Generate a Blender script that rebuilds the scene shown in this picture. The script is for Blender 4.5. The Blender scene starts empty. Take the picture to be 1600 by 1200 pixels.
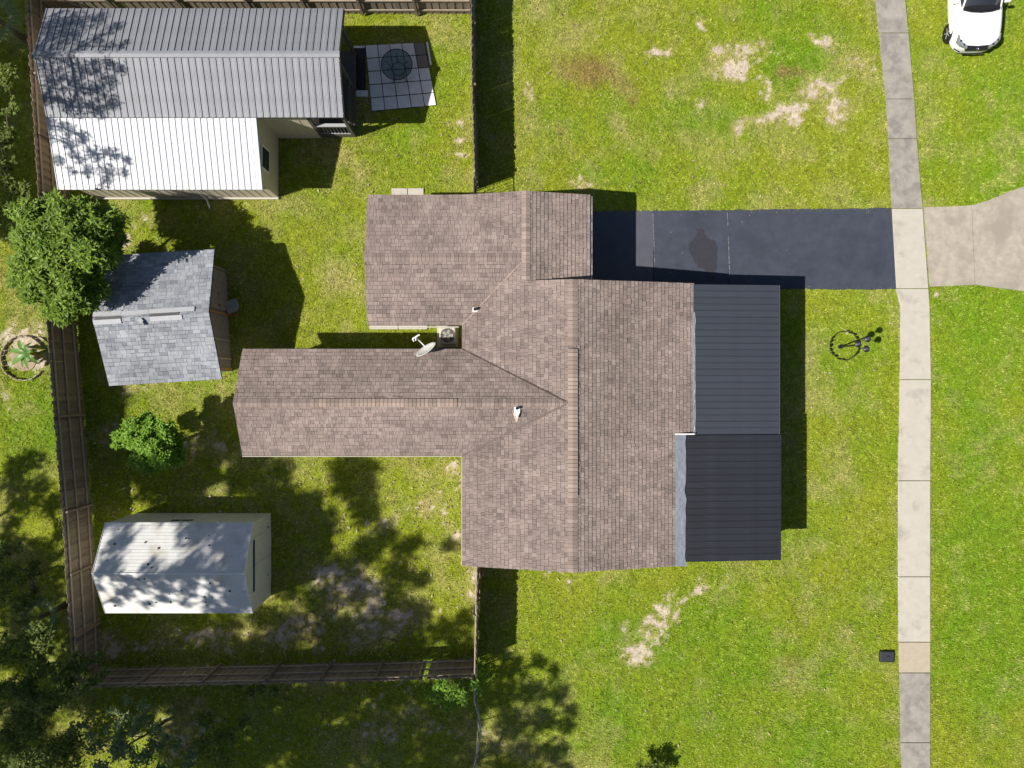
import bpy, bmesh, math, random
import numpy as np
from mathutils import Vector, Matrix
random.seed(7)
rng = np.random.default_rng(11)
R = math.radians
S = bpy.context.scene
C = S.collection

# ---------------------------------------------------------------- camera, sky, sun, exposure
H = 28.0
F = 1120.0
cam = bpy.data.cameras.new('camera'); camo = bpy.data.objects.new('camera', cam); C.objects.link(camo)
camo.location = (0, 0, H); camo.rotation_euler = (0, 0, 0)
cam.sensor_width = 36; cam.lens = 36 * F / 1600; cam.clip_end = 800
S.camera = camo
SX, SY = 0.82, 0.30                       # ground shadow of one metre of height
sunv = Vector((-SX, -SY, 1)).normalized()
W = bpy.data.worlds.new('World'); S.world = W; W.use_nodes = True
nt = W.node_tree; bg = nt.nodes['Background']
sky = nt.nodes.new('ShaderNodeTexSky'); sky.sky_type = 'NISHITA'; sky.sun_disc = False
sky.sun_elevation = math.asin(sunv.z); sky.sun_rotation = math.atan2(sunv.x, sunv.y)
nt.links.new(sky.outputs[0], bg.inputs[0]); bg.inputs[1].default_value = 0.05
sl = bpy.data.lights.new('sun', 'SUN'); sl.energy = 4.8; sl.angle = R(0.53); sl.color = (1, .95, .87)
so = bpy.data.objects.new('sun', sl); C.objects.link(so)
so.rotation_euler = sunv.to_track_quat('Z', 'Y').to_euler(); so.location = (-30, -12, 40)
S.view_settings.view_transform = 'Standard'; S.view_settings.look = 'None'
S.view_settings.exposure = 0.42; S.view_settings.gamma = 1; S.view_settings.use_curve_mapping = False
S.render.engine = 'CYCLES'

def P(px, py, h=0.0):
    k = (H - h) / F
    return ((px - 800) * k, (600 - py) * k)

# ---------------------------------------------------------------- object helpers
def tag(o, label=None, cat=None, group=None, kind=None):
    if label: o['label'] = label
    if cat: o['category'] = cat
    if group: o['group'] = group
    if kind: o['kind'] = kind
    return o
def empty(name, loc, label, cat, group=None, rz=0):
    o = bpy.data.objects.new(name, None); C.objects.link(o); o.location = loc; o.rotation_euler = (0, 0, rz)
    o.empty_display_size = .2
    return tag(o, label, cat, group)
def put(name, me, parent=None, loc=(0, 0, 0), rot=(0, 0, 0), kind=None):
    o = bpy.data.objects.new(name, me); C.objects.link(o); o.location = loc; o.rotation_euler = rot
    if parent: o.parent = parent
    if kind: o['kind'] = kind
    return o
class MB:
    def __init__(s): s.v = []; s.f = []
    def poly(s, pts):
        n = len(s.v); s.v += [tuple(p) for p in pts]; s.f.append(tuple(range(n, n + len(pts))))
    def box(s, c, d, rz=0, M=None):
        n = len(s.v); cs, sn = math.cos(rz), math.sin(rz)
        for dz in (-.5, .5):
            for dx, dy in ((-.5, -.5), (.5, -.5), (.5, .5), (-.5, .5)):
                x, y, z = dx * d[0], dy * d[1], dz * d[2]
                if M: x, y, z = M @ Vector((x, y, z)); s.v.append((c[0] + x, c[1] + y, c[2] + z))
                else: s.v.append((c[0] + x * cs - y * sn, c[1] + x * sn + y * cs, c[2] + z))
        for f in ((0, 3, 2, 1), (4, 5, 6, 7), (0, 1, 5, 4), (1, 2, 6, 5), (2, 3, 7, 6), (3, 0, 4, 7)):
            s.f.append(tuple(n + i for i in f))
    def b2(s, a, b):                       # box from corner to corner
        s.box([(a[i] + b[i]) / 2 for i in range(3)], [abs(b[i] - a[i]) for i in range(3)])
    def prism(s, pts, z0, z1):             # pts ccw; z0/z1 numbers or functions of (x, y)
        f0 = z0 if callable(z0) else (lambda x, y: z0); f1 = z1 if callable(z1) else (lambda x, y: z1)
        n = len(s.v); m = len(pts)
        s.v += [(x, y, f0(x, y)) for x, y in pts] + [(x, y, f1(x, y)) for x, y in pts]
        s.f.append(tuple(n + i for i in reversed(range(m)))); s.f.append(tuple(n + m + i for i in range(m)))
        for i in range(m):
            j = (i + 1) % m; s.f.append((n + i, n + j, n + m + j, n + m + i))
    def tube(s, pts, rad, seg=8, cap=True):
        pts = [Vector(p) for p in pts]; n0 = len(s.v)
        rad = rad if hasattr(rad, '__len__') else [rad] * len(pts)
        for i, p in enumerate(pts):
            t = (pts[min(i + 1, len(pts) - 1)] - pts[max(i - 1, 0)]).normalized()
            a = t.cross(Vector((0, 0, 1)));  a = a.normalized() if a.length > .05 else Vector((1, 0, 0))
            b = t.cross(a).normalized()
            for k in range(seg):
                w = 2 * math.pi * k / seg
                s.v.append(tuple(p + (a * math.cos(w) + b * math.sin(w)) * rad[i]))
        for i in range(len(pts) - 1):
            for k in range(seg):
                a0 = n0 + i * seg + k; a1 = n0 + i * seg + (k + 1) % seg
                s.f.append((a0, a1, a1 + seg, a0 + seg))
        if cap:
            s.f.append(tuple(n0 + k for k in reversed(range(seg)))); e = n0 + (len(pts) - 1) * seg
            s.f.append(tuple(e + k for k in range(seg)))
    def mesh(s, name, m, smooth=False):
        me = bpy.data.meshes.new(name); me.from_pydata(s.v, [], s.f); me.materials.append(m)
        bm = bmesh.new(); bm.from_mesh(me); bmesh.ops.recalc_face_normals(bm, faces=bm.faces); bm.to_mesh(me); bm.free()
        if smooth: me.polygons.foreach_set('use_smooth', [True] * len(me.polygons))
        me.update(); return me
    def build(s, name, m, parent=None, kind=None, smooth=False, loc=(0, 0, 0), rot=(0, 0, 0)):
        return put(name, s.mesh(name, m, smooth), parent, loc, rot, kind)
def bevel(o, w, seg=2):
    b = o.modifiers.new('bevel', 'BEVEL'); b.width = w; b.segments = seg; b.limit_method = 'ANGLE'; return o

# ---------------------------------------------------------------- materials
def mat(name, col, rough=.8, var=.0, scale=5.0, bump=0.0, bscale=40.0, metal=0.0, rnd=None, rvar=.0, col2=None,
        stains=None, stretch=None, spec=.5, coat=0):
    m = bpy.data.materials.new(name); m.use_nodes = True; t = m.node_tree; N = t.nodes; L = t.links
    b = N['Principled BSDF']; b.inputs['Roughness'].default_value = rough; b.inputs['Metallic'].default_value = metal
    b.inputs['Specular IOR Level'].default_value = spec; b.inputs['Coat Weight'].default_value = coat
    tc = N.new('ShaderNodeTexCoord'); src = tc.outputs['Object']
    if stretch:
        mp = N.new('ShaderNodeMapping'); L.new(src, mp.inputs[0]); mp.inputs['Scale'].default_value = stretch; src = mp.outputs[0]
    c = N.new('ShaderNodeRGB'); c.outputs[0].default_value = (*col, 1); cur = c.outputs[0]
    if col2:
        n = N.new('ShaderNodeTexNoise'); L.new(src, n.inputs[0]); n.inputs['Scale'].default_value = scale; n.inputs['Detail'].default_value = 6
        r = N.new('ShaderNodeValToRGB'); L.new(n.outputs[0], r.inputs[0]); r.color_ramp.elements[0].position = .38; r.color_ramp.elements[1].position = .62
        x = N.new('ShaderNodeMix'); x.data_type = 'RGBA'; L.new(r.outputs[0], x.inputs[0]); L.new(cur, x.inputs[6]); x.inputs[7].default_value = (*col2, 1); cur = x.outputs[2]
    def mul(val):
        nonlocal cur
        h = N.new('ShaderNodeHueSaturation'); L.new(cur, h.inputs['Color']); L.new(val, h.inputs['Value']); cur = h.outputs[0]
    def rng_(v, a, b_):
        mr = N.new('ShaderNodeMapRange'); L.new(v, mr.inputs[0]); mr.inputs[3].default_value = a; mr.inputs[4].default_value = b_; return mr
    if var:
        n = N.new('ShaderNodeTexNoise'); L.new(src, n.inputs[0]); n.inputs['Scale'].default_value = scale * 2.3; n.inputs['Detail'].default_value = 8; n.inputs['Roughness'].default_value = .65
        mr = rng_(n.outputs[0], 1 - var, 1 + var); mr.inputs[1].default_value = .3; mr.inputs[2].default_value = .7; mul(mr.outputs[0])
    if rnd == 'island':
        g = N.new('ShaderNodeNewGeometry'); mul(rng_(g.outputs['Random Per Island'], 1 - rvar, 1 + rvar).outputs[0])
    if rnd == 'object':
        g = N.new('ShaderNodeObjectInfo'); mul(rng_(g.outputs['Random'], 1 - rvar, 1 + rvar).outputs[0])
    if stains:                                                      # (colour, amount threshold, scale)
        sc, th, ss = stains
        n = N.new('ShaderNodeTexNoise'); L.new(src, n.inputs[0]); n.inputs['Scale'].default_value = ss; n.inputs['Detail'].default_value = 7; n.inputs['Roughness'].default_value = .6
        mr = rng_(n.outputs[0], 0, 1); mr.inputs[1].default_value = th; mr.inputs[2].default_value = th + .16
        x = N.new('ShaderNodeMix'); x.data_type = 'RGBA'; L.new(mr.outputs[0], x.inputs[0]); L.new(cur, x.inputs[6]); x.inputs[7].default_value = (*sc, 1); cur = x.outputs[2]
    L.new(cur, b.inputs['Base Color'])
    if bump:
        n = N.new('ShaderNodeTexNoise'); L.new(src, n.inputs[0]); n.inputs['Scale'].default_value = bscale; n.inputs['Detail'].default_value = 5
        u = N.new('ShaderNodeBump'); u.inputs['Strength'].default_value = bump; u.inputs['Distance'].default_value = .02
        L.new(n.outputs[0], u.inputs['Height']); L.new(u.outputs[0], b.inputs['Normal'])
    return m

def shingle_mat(name, cols, rvar):
    """tab colour picked per shingle (mesh island) out of a small blend, plus weathering over metres"""
    m = bpy.data.materials.new(name); m.use_nodes = True; t = m.node_tree; N = t.nodes; L = t.links; b = N['Principled BSDF']
    b.inputs['Roughness'].default_value = .95; b.inputs['Specular IOR Level'].default_value = .2
    g = N.new('ShaderNodeNewGeometry'); r = N.new('ShaderNodeValToRGB'); L.new(g.outputs['Random Per Island'], r.inputs[0])
    e = r.color_ramp.elements
    while len(e) < len(cols): e.new(.5)
    for i, c in enumerate(cols): e[i].position = i / (len(cols) - 1); e[i].color = (*c, 1)
    tc = N.new('ShaderNodeTexCoord'); cur = r.outputs[0]
    for sc, a, st in ((.35, .16, (1, 1, 1)), (1.5, .17, (1, 1.6, 1)), (60, .12, (1, 1, 1))):
        mp = N.new('ShaderNodeMapping'); L.new(tc.outputs['Object'], mp.inputs[0]); mp.inputs['Scale'].default_value = st
        n = N.new('ShaderNodeTexNoise'); L.new(mp.outputs[0], n.inputs[0]); n.inputs['Scale'].default_value = sc; n.inputs['Detail'].default_value = 5
        mr = N.new('ShaderNodeMapRange'); L.new(n.outputs[0], mr.inputs[0]); mr.inputs[1].default_value = .3; mr.inputs[2].default_value = .7
        mr.inputs[3].default_value = 1 - a; mr.inputs[4].default_value = 1 + a
        h = N.new('ShaderNodeHueSaturation'); L.new(cur, h.inputs['Color']); L.new(mr.outputs[0], h.inputs['Value']); cur = h.outputs[0]
    L.new(cur, b.inputs['Base Color'])
    return m

def leaf_mat(name, c1, c2, rough=.45, trans=.25):
    m = bpy.data.materials.new(name); m.use_nodes = True; t = m.node_tree; N = t.nodes; L = t.links; b = N['Principled BSDF']
    g = N.new('ShaderNodeNewGeometry'); r = N.new('ShaderNodeValToRGB'); L.new(g.outputs['Random Per Island'], r.inputs[0])
    r.color_ramp.elements[0].color = (*c1, 1); r.color_ramp.elements[1].color = (*c2, 1)
    L.new(r.outputs[0], b.inputs['Base Color']); b.inputs['Roughness'].default_value = rough; b.inputs['Specular IOR Level'].default_value = .22
    tr = N.new('ShaderNodeBsdfTranslucent'); L.new(r.outputs[0], tr.inputs[0])
    mx = N.new('ShaderNodeMixShader'); mx.inputs[0].default_value = trans
    L.new(b.outputs[0], mx.inputs[1]); L.new(tr.outputs[0], mx.inputs[2]); L.new(mx.outputs[0], N['Material Output'].inputs[0])
    return m

M = {}
M['shingle'] = shingle_mat('brown_asphalt_shingle', [(.178, .143, .128), (.25, .199, .178), (.228, .178, .158), (.285, .228, .202), (.24, .189, .169)], .2)
M['ventcap'] = mat('vent_cap_shingle', (.315, .243, .205), .95, .1, 3, rnd='object', rvar=.2, spec=.2)
M['cap'] = mat('ridge_cap_shingle', (.272, .214, .187), .95, .12, 3, rnd='object', rvar=.2, spec=.2)
M['underlay'] = mat('dark_underlay', (.035, .028, .026), .95)
M['gshingle'] = shingle_mat('grey_asphalt_shingle', [(.18, .195, .22), (.265, .28, .31), (.29, .305, .335), (.31, .325, .35), (.215, .23, .255), (.28, .295, .325)], .2)
M['gcap'] = mat('grey_cap', (.40, .41, .43), .9, .1, 4)
M['wall'] = mat('beige_siding', (.56, .50, .39), .8, .06, 3)
M['wallhouse'] = mat('house_stucco', (.5, .47, .4), .85, .06, 3, .2)
M['trim'] = mat('white_trim', (.75, .74, .72), .5, .04, 3)
M['black'] = mat('black_metal', (.012, .012, .014), .5)
M['darkwood'] = mat('dark_porch_wood', (.09, .085, .075), .8, .1, 4)
M['greypaint'] = mat('grey_paint', (.34, .35, .36), .6, .06, 4)
M['greymetal'] = mat('grey_galvanised_panel', (.255, .262, .285), .55, .12, .9, rnd='object', rvar=.07, spec=.3, stains=((.20, .195, .20), .6, .7))
M['whitemetal'] = mat('white_metal_panel', (.60, .61, .64), .5, .06, .9, rnd='object', rvar=.03, stains=((.55, .56, .58), .66, 2.2))
M['porch1'] = mat('charcoal_panel', (.038, .044, .060), .6, .10, .5, rnd='object', rvar=.05, stains=((.032, .036, .046), .55, .45))
M['porch2'] = mat('charcoal_panel_less_sheen', (.017, .020, .027), .6, .2, .7, rnd='object', rvar=.1, stains=((.026, .029, .036), .58, .8))  # lower porch roof: weaker sky reflection put into a darker base colour
M['silver'] = mat('silver_flashing', (.62, .65, .70), .28, .15, 3, .9, 3.0, metal=.75, stretch=(1, .6, 1))
M['shedroof'] = mat('pale_shed_panel', (.66, .655, .63), .65, .08, 1.2, stains=((.50, .47, .41), .54, 1.1))
M['shedwall'] = mat('pale_shed_siding', (.72, .70, .58), .7, .06, 1.5)
M['plywood'] = mat('weathered_plywood', (.22, .19, .165), .9, .18, 2, stains=((.07, .055, .045), .6, 2.4))
M['orange'] = mat('orange_stained_wood', (.36, .17, .06), .75, .15, 5)
M['glass'] = mat('window_glass', (.03, .035, .045), .08, metal=0)
M['asphalt'] = mat('sealed_asphalt', (.050, .058, .080), .68, .16, 1.1, .5, 70, stains=((.038, .044, .062), .52, .5), spec=.25)
M['asphaltn'] = mat('sealed_asphalt_grey', (.082, .085, .108), .68, .12, 1.0, .5, 70, spec=.25)
M['asphaltr'] = mat('sealed_asphalt_fresh', (.035, .038, .055), .6, .08, .6, .25, 60)
M['stain'] = mat('oil_stained_asphalt', (.030, .029, .040), .6, .12, 3, .2, 60)
M['joint'] = mat('joint_sand', (.16, .155, .16), .95, .5, 5)
M['concl'] = mat('light_concrete', (.47, .435, .375), .9, .07, 1.2, .15, 50, stains=((.35, .325, .285), .54, 1.3))
M['concg'] = mat('grey_concrete', (.31, .285, .25), .9, .16, 1.4, .2, 50, stains=((.225, .205, .185), .47, 1.9))
M['conct'] = mat('tan_concrete', (.42, .36, .27), .9, .08, 2, .15, 50)
M['concd'] = mat('driveway_apron_concrete', (.38, .335, .275), .9, .18, 1.4, .15, 50, stains=((.30, .262, .215), .47, .75))
M['paver'] = mat('patio_paver', (.80, .79, .77), .85, .10, 2, .1, rnd='object', rvar=.06, stains=((.60, .59, .58), .62, 3))
M['paverb'] = mat('brown_patio_paver', (.24, .21, .18), .9, .1, 3, rnd='object', rvar=.06)
M['soil'] = mat('bed_soil', (.36, .27, .19), .95, .22, 3, .6, 25)
M['stone'] = mat('edging_stone', (.36, .29, .22), .9, .2, 5, .4, 20, rnd='object', rvar=.12)
M['picket'] = mat('weathered_picket', (.215, .175, .135), .9, .25, 4, .4, 30, rnd='object', rvar=.22, stretch=(1, 1, .15))
M['rail'] = mat('weathered_rail', (.36, .30, .23), .9, .15, 4, .3, 30, rnd='object', rvar=.1)
M['bark'] = mat('bark', (.14, .11, .085), .95, .25, 6, .8, 20)
M['carwhite'] = mat('white_car_paint', (.82, .82, .81), .22, coat=.6)
M['tyre'] = mat('tyre_rubber', (.012, .012, .013), .8)
M['chrome'] = mat('chrome', (.7, .71, .73), .2, metal=1)
M['lens'] = mat('headlight_lens', (.30, .31, .33), .1, metal=.3)
M['dish'] = mat('dish_enamel', (.62, .62, .58), .4, .03, 3)
M['acbeige'] = mat('beige_enamel', (.5, .47, .4), .5, .04, 4)
M['leafmango'] = leaf_mat('glossy_dark_leaf', (.07, .14, .012), (.26, .38, .05), .5)
M['leafcitrus'] = leaf_mat('bright_citrus_leaf', (.11, .24, .014), (.26, .42, .05), .5)
M['leafoak'] = leaf_mat('oak_leaf', (.03, .06, .015), (.08, .12, .03), .5)
M['leafpale'] = leaf_mat('pale_shrub_leaf', (.12, .17, .06), (.25, .32, .13), .6)
M['leafdark'] = leaf_mat('understorey_leaf', (.06, .095, .015), (.17, .22, .035), .6)
M['leafbanana'] = leaf_mat('banana_leaf', (.08, .17, .03), (.17, .33, .07), .35)

# ---------------------------------------------------------------- noise for the lawn
def vnoise(x, y, f, seed):
    g = np.random.default_rng(seed).random((256, 256)); x = x * f + 57.3; y = y * f + 91.7
    xi = np.floor(x).astype(int); yi = np.floor(y).astype(int); u = x - xi; v = y - yi
    u = u * u * (3 - 2 * u); v = v * v * (3 - 2 * v); xi &= 255; yi &= 255; a = (xi + 1) & 255; b = (yi + 1) & 255
    return (g[xi, yi] * (1 - u) + g[a, yi] * u) * (1 - v) + (g[xi, b] * (1 - u) + g[a, b] * u) * v
def fbm(x, y, f, seed, o=4):
    s = 0; a = .5; t = 0
    for i in range(o): s = s + a * vnoise(x, y, f, seed + i); t += a; a *= .55; f *= 2.1
    return s / t
def spots(px, py, L):
    m = np.zeros_like(px)
    for (cx, cy, rx, ry, rot, s) in L:
        c, n = math.cos(R(rot)), math.sin(R(rot)); dx = px - cx; dy = py - cy
        u = (dx * c + dy * n) / rx; v = (-dx * n + dy * c) / ry
        m = np.maximum(m, s * np.clip(1.55 - np.sqrt(u * u + v * v), 0, 1))
    return m
SAND = [(1150, 90, 38, 24, -10, 1), (1128, 82, 16, 12, 0, .9), (1195, 132, 10, 24, -25, .95), (1225, 184, 44, 17, -12, 1), (1168, 190, 26, 8, -25, .8), (1283, 140, 34, 20, -30, .95),
        (1300, 170, 34, 24, 0, .72), (1090, 40, 8, 22, -50, .75), (1028, 76, 26, 9, -20, .72), (1282, 66, 14, 10, 0, .8), (1345, 100, 22, 12, 20, .62), (1303, 233, 10, 8, 0, .7), (1180, 60, 20, 10, 0, .55), (1110, 150, 30, 12, 0, .5),
        (1018, 990, 30, 24, -35, .95), (1038, 962, 36, 20, -20, .85), (1000, 1022, 26, 20, 0, .85), (1075, 935, 30, 12, -10, .65), (975, 985, 12, 12, 0, .75), (1110, 925, 40, 22, 0, .58), (1055, 930, 60, 18, 0, .5), 
        (718, 186, 8, 7, 0, .95), (725, 215, 14, 8, 0, .8), (722, 235, 18, 10, 0, .75), (700, 228, 12, 8, 0, .55), (820, 140, 8, 16, 0, .8), (690, 70, 20, 12, 0, .45),
        (565, 940, 60, 42, 20, .80), (510, 905, 26, 18, 0, .8), (600, 975, 60, 30, -20, .72), (460, 985, 60, 30, 0, .62), (330, 990, 60, 18, 0, .72), (600, 822, 20, 12, -30, .75), (690, 800, 46, 28, 20, .58), (715, 745, 16, 26, 0, .7), (745, 900, 16, 30, 0, .62),
        (206, 376, 16, 16, 0, .95), (232, 352, 20, 10, 0, .7), (350, 700, 60, 20, 0, .55), (160, 690, 30, 40, 0, .55), (36, 556, 42, 38, 0, .95), (10, 525, 20, 20, 0, .7), (10, 600, 14, 30, 0, .6), (215, 605, 20, 10, 0, .6),
        (545, 420, 20, 26, 0, .45), (900, 290, 30, 10, 0, .5), (270, 1150, 50, 40, 0, .5), (620, 1120, 60, 30, 0, .5), (760, 1180, 40, 50, 0, .5), (200, 1010, 70, 20, 0, .7), (385, 1080, 40, 20, 0, .5), (1465, 465, 6, 5, 0, .9), (1000, 640, 1, 1, 0, .5), (880, 905, 60, 14, 0, .5)]
BROWN = [(918, 112, 44, 26, 10, .95), (970, 130, 28, 20, 0, .6), (1240, 116, 26, 10, 8, .9), (985, 155, 18, 10, 0, .7), (1262, 900, 30, 12, 0, .3), (1240, 1030, 30, 10, 0, .5), (880, 205, 16, 10, 0, .5)]
LUSH = [(1230, 95, 50, 36, 0, .9), (1110, 180, 70, 30, 0, .7), (900, 170, 60, 30, 0, .5), (970, 270, 70, 22, 0, .6), (690, 120, 40, 50, 0, .7), (620, 200, 60, 20, 0, .5), (1150, 1020, 260, 60, 10, .8), (1250, 1150, 260, 90, 0, .6),
        (1560, 640, 80, 500, 0, .95), (1540, 1000, 70, 220, 0, 1), (1560, 150, 60, 160, 0, .7), (1000, 1130, 120, 60, 0, .7), (930, 940, 60, 40, 0, .4), (1490, 250, 60, 60, 0, .5), (700, 1060, 60, 30, 0, .8), (1200, 40, 120, 30, 0, .4), (60, 650, 60, 60, 0, .4)]
def lawn_fields(x, y):
    px = 800 + x * 40; py = 600 - y * 40
    n1 = fbm(x, y, 1.6, 5, 5); n2 = fbm(x, y, .33, 21, 4); n3 = fbm(x, y, 4.5, 31, 3); n4 = fbm(x, y, .9, 77, 4)
    wx = (fbm(x, y, 1.1, 301, 3) - .5) * 46; wy = (fbm(x, y, 1.1, 302, 3) - .5) * 46
    s = spots(px + wx, py + wy, SAND); s0 = s; s = np.where(s > .60, s, s * .5)
    n5 = fbm(x, y, 7.5, 431, 2)
    sand = np.clip((s + (n1 - .5) * 1.7 + (n3 - .5) * 1.5 + (n5 - .5) * 1.5 - .58) * 2.1, 0, 1) * (s > .02)
    sand = np.maximum(sand, np.clip((n1 * .55 + n3 * .45 - .74) * 5, 0, .35))
    brown = np.clip(spots(px + wx * .6, py + wy * .6, BROWN) + (n1 - .5) * .9 - .25, 0, 1)
    lush = np.clip(spots(px + wx, py + wy, LUSH) * .62 + (n2 - .5) * 1.3 + (n4 - .5) * 1.1 + .20, 0, 1)
    dry = np.clip((s0 * .62 + (n4 - .5) * 1.7 + (n1 - .5) * .9 - lush * .35 + .16), 0, 1)
    return sand, brown, lush, dry

# ---------------------------------------------------------------- setting: ground
X0, X1, Y0, Y1, ST = -24.0, 24.0, -18.0, 18.0, .085
nx = int((X1 - X0) / ST) + 1; ny = int((Y1 - Y0) / ST) + 1
gx, gy = np.meshgrid(np.linspace(X0, X1, nx), np.linspace(Y0, Y1, ny)); gx = gx.ravel(); gy = gy.ravel()
sand, brown, lush, dry = lawn_fields(gx, gy)
gz = (fbm(gx, gy, 2.2, 8, 3) - .5) * .05 - .03
me = bpy.data.meshes.new('lawn'); me.vertices.add(len(gx)); me.vertices.foreach_set('co', np.stack([gx, gy, gz], 1).ravel())
ii = (np.arange(ny - 1)[:, None] * nx + np.arange(nx - 1)[None, :]).ravel()
q = np.stack([ii, ii + 1, ii + nx + 1, ii + nx], 1)
me.loops.add(q.size); me.loops.foreach_set('vertex_index', q.ravel())
me.polygons.add(len(q)); me.polygons.foreach_set('loop_start', np.arange(0, q.size, 4))
me.update(calc_edges=True)
for nm, a in (('sand', sand), ('brown', brown), ('lush', lush), ('dry', dry)):
    at = me.attributes.new(nm, 'FLOAT', 'POINT'); at.data.foreach_set('value', a.astype(np.float32))
def ground_mat():
    m = bpy.data.materials.new('lawn_soil'); m.use_nodes = True; t = m.node_tree; N = t.nodes; L = t.links; b = N['Principled BSDF']
    b.inputs['Roughness'].default_value = .95; b.inputs['Specular IOR Level'].default_value = .15
    tc = N.new('ShaderNodeTexCoord')
    def at(n):
        a = N.new('ShaderNodeAttribute'); a.attribute_name = n; return a.outputs['Fac']
    def mix(f, a, b_):
        x = N.new('ShaderNodeMix'); x.data_type = 'RGBA'; L.new(f, x.inputs[0])
        for s_, v in ((6, a), (7, b_)):
            if isinstance(v, tuple): x.inputs[s_].default_value = (*v, 1)
            else: L.new(v, x.inputs[s_])
        return x.outputs[2]
    def noise(sc, a, b_):
        n = N.new('ShaderNodeTexNoise'); L.new(tc.outputs['Object'], n.inputs[0]); n.inputs['Scale'].default_value = sc; n.inputs['Detail'].default_value = 6; n.inputs['Roughness'].default_value = .7
        r = N.new('ShaderNodeMapRange'); L.new(n.outputs[0], r.inputs[0]); r.inputs[1].default_value = .35; r.inputs[2].default_value = .65; r.inputs[3].default_value = a; r.inputs[4].default_value = b_; return r.outputs[0]
    c = mix(at('lush'), (.21, .25, .015), (.13, .23, .010))
    c = mix(at('dry'), c, (.33, .28, .12)); c = mix(at('brown'), c, (.20, .11, .055)); c = mix(at('sand'), c, (.50, .42, .33))
    h = N.new('ShaderNodeHueSaturation'); L.new(c, h.inputs['Color']); L.new(noise(7, .72, 1.25), h.inputs['Value'])
    L.new(h.outputs[0], b.inputs['Base Color'])
    n = N.new('ShaderNodeTexNoise'); L.new(tc.outputs['Object'], n.inputs[0]); n.inputs['Scale'].default_value = 16; n.inputs['Detail'].default_value = 6
    u = N.new('ShaderNodeBump'); u.inputs['Strength'].default_value = .8; u.inputs['Distance'].default_value = .04; L.new(n.outputs[0], u.inputs['Height']); L.new(u.outputs[0], b.inputs['Normal'])
    return m
me.materials.append(ground_mat()); tag(put('lawn', me), kind='structure')
far = MB(); far.poly([(-300, -300, -.12), (300, -300, -.12), (300, 300, -.12), (-300, 300, -.12)])
tag(far.build('ground', mat('far_turf', (.10, .13, .03), .95, .3, .2)), kind='structure')
rd = MB(); rd.b2((25, -300, -.3), (32, 300, -.02)); tag(rd.build('road', mat('road_asphalt', (.06, .06, .06), .9, .1, 1)), kind='structure')

def inpoly(x, y, poly):
    r = np.zeros(x.shape, bool); n = len(poly)
    for i in range(n):
        x1, y1 = poly[i]; x2, y2 = poly[(i + 1) % n]
        if y1 == y2: continue
        c = ((y1 > y) != (y2 > y)) & (x < (x2 - x1) * (y - y1) / (y2 - y1) + x1); r ^= c
    return r

# ---- paved setting
def w(px, py): return P(px, py, .0)
def ccw(p):
    a = sum(p[i][0] * p[(i + 1) % len(p)][1] - p[(i + 1) % len(p)][0] * p[i][1] for i in range(len(p)))
    return p if a > 0 else p[::-1]
PAVED = []
LE = [(0, 1368), (52, 1373), (155, 1384), (217, 1388), (326, 1393), (452, 1400), (478, 1407), (593, 1406), (751, 1403), (901, 1403), (1003, 1404), (1051, 1405), (1200, 1408)]
RE = [(0, 1414), (52, 1419), (155, 1428), (217, 1432), (326, 1441), (452, 1450), (478, 1452), (593, 1454), (751, 1453), (901, 1453), (1003, 1453), (1051, 1453), (1200, 1453)]
def ip(T, y):
    for (a, b), (c, d) in zip(T, T[1:]):
        if a <= y <= c: return b + (d - b) * (y - a) / (c - a)
    return T[0][1] if y < T[0][0] else T[-1][1]
side = bpy.data.objects.new('sidewalk', None); C.objects.link(side); side['kind'] = 'structure'
JN = [(-150, 'concg'), (-50, 'concg'), (52, 'concg'), (155, 'concg'), (217, 'concg'), (326, 'concl'), (451, 'concl'), (593, 'concl'), (751, 'concl'), (901, 'concl'), (1003, 'conct'), (1051, 'concg'), (1160, 'concg'), (1260, 'concg'), (1360, None)]
for (y0, m), (y1, _) in zip(JN, JN[1:]):
    ys = [y0 + .5] + [t for t, _ in LE if y0 + 3 < t < y1 - 3] + [y1 - .5]
    def ex(T, y): return ip(T, y) if 0 <= y <= 1200 else (T[0][1] + (y) * .10 if y < 0 else T[-1][1])
    pts = [w(ex(LE, y), y) for y in ys] + [w(ex(RE, y), y) for y in reversed(ys)]
    b = MB(); b.prism(ccw(pts), -.10, .03); bevel(b.build('paving_slab', M[m], side), .008)
    PAVED.append(ccw([w(ex(LE, y) , y) for y in (y0, y1)] + [w(ex(RE, y), y) for y in (y1, y0)]))
ap = [(1443, 324), (1480, 323), (1518, 321), (1545, 313), (1570, 302), (1600, 291), (1660, 262), (1810, 225), (1810, 540), (1700, 490), (1600, 455), (1560, 450), (1520, 445), (1480, 447), (1452, 448)]
apr = MB(); ap1 = [p for p in ap if p[0] <= 1518]; ap2 = [p for p in ap if p[0] >= 1518]
PAVED.append(ccw([w(*p) for p in ap]))
apo = bpy.data.objects.new('driveway_apron', None); C.objects.link(apo); apo['kind'] = 'structure'
for pp in ([(1443.5, 324), (1480, 323), (1517.6, 321), (1522.6, 445), (1480, 447), (1452.5, 448)], [(1518.4, 321), (1545, 313), (1570, 302), (1600, 291), (1660, 262), (1800, 225), (1800, 540), (1700, 490), (1600, 455), (1560, 450), (1523.4, 445)]):
    b = MB(); b.prism(ccw([w(*p) for p in pp]), -.1, .022); b.build('concrete_slab', M['concd'], apo)
drv = bpy.data.objects.new('driveway', None); C.objects.link(drv); drv['kind'] = 'structure'
def scallop(x0, x1, y0, y1, amp, n):
    o = []
    for i in range(n + 1):
        t = i / n; o.append((x0 + (x1 - x0) * t, y0 + (y1 - y0) * t + random.uniform(-amp, amp)))
    return o
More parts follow.
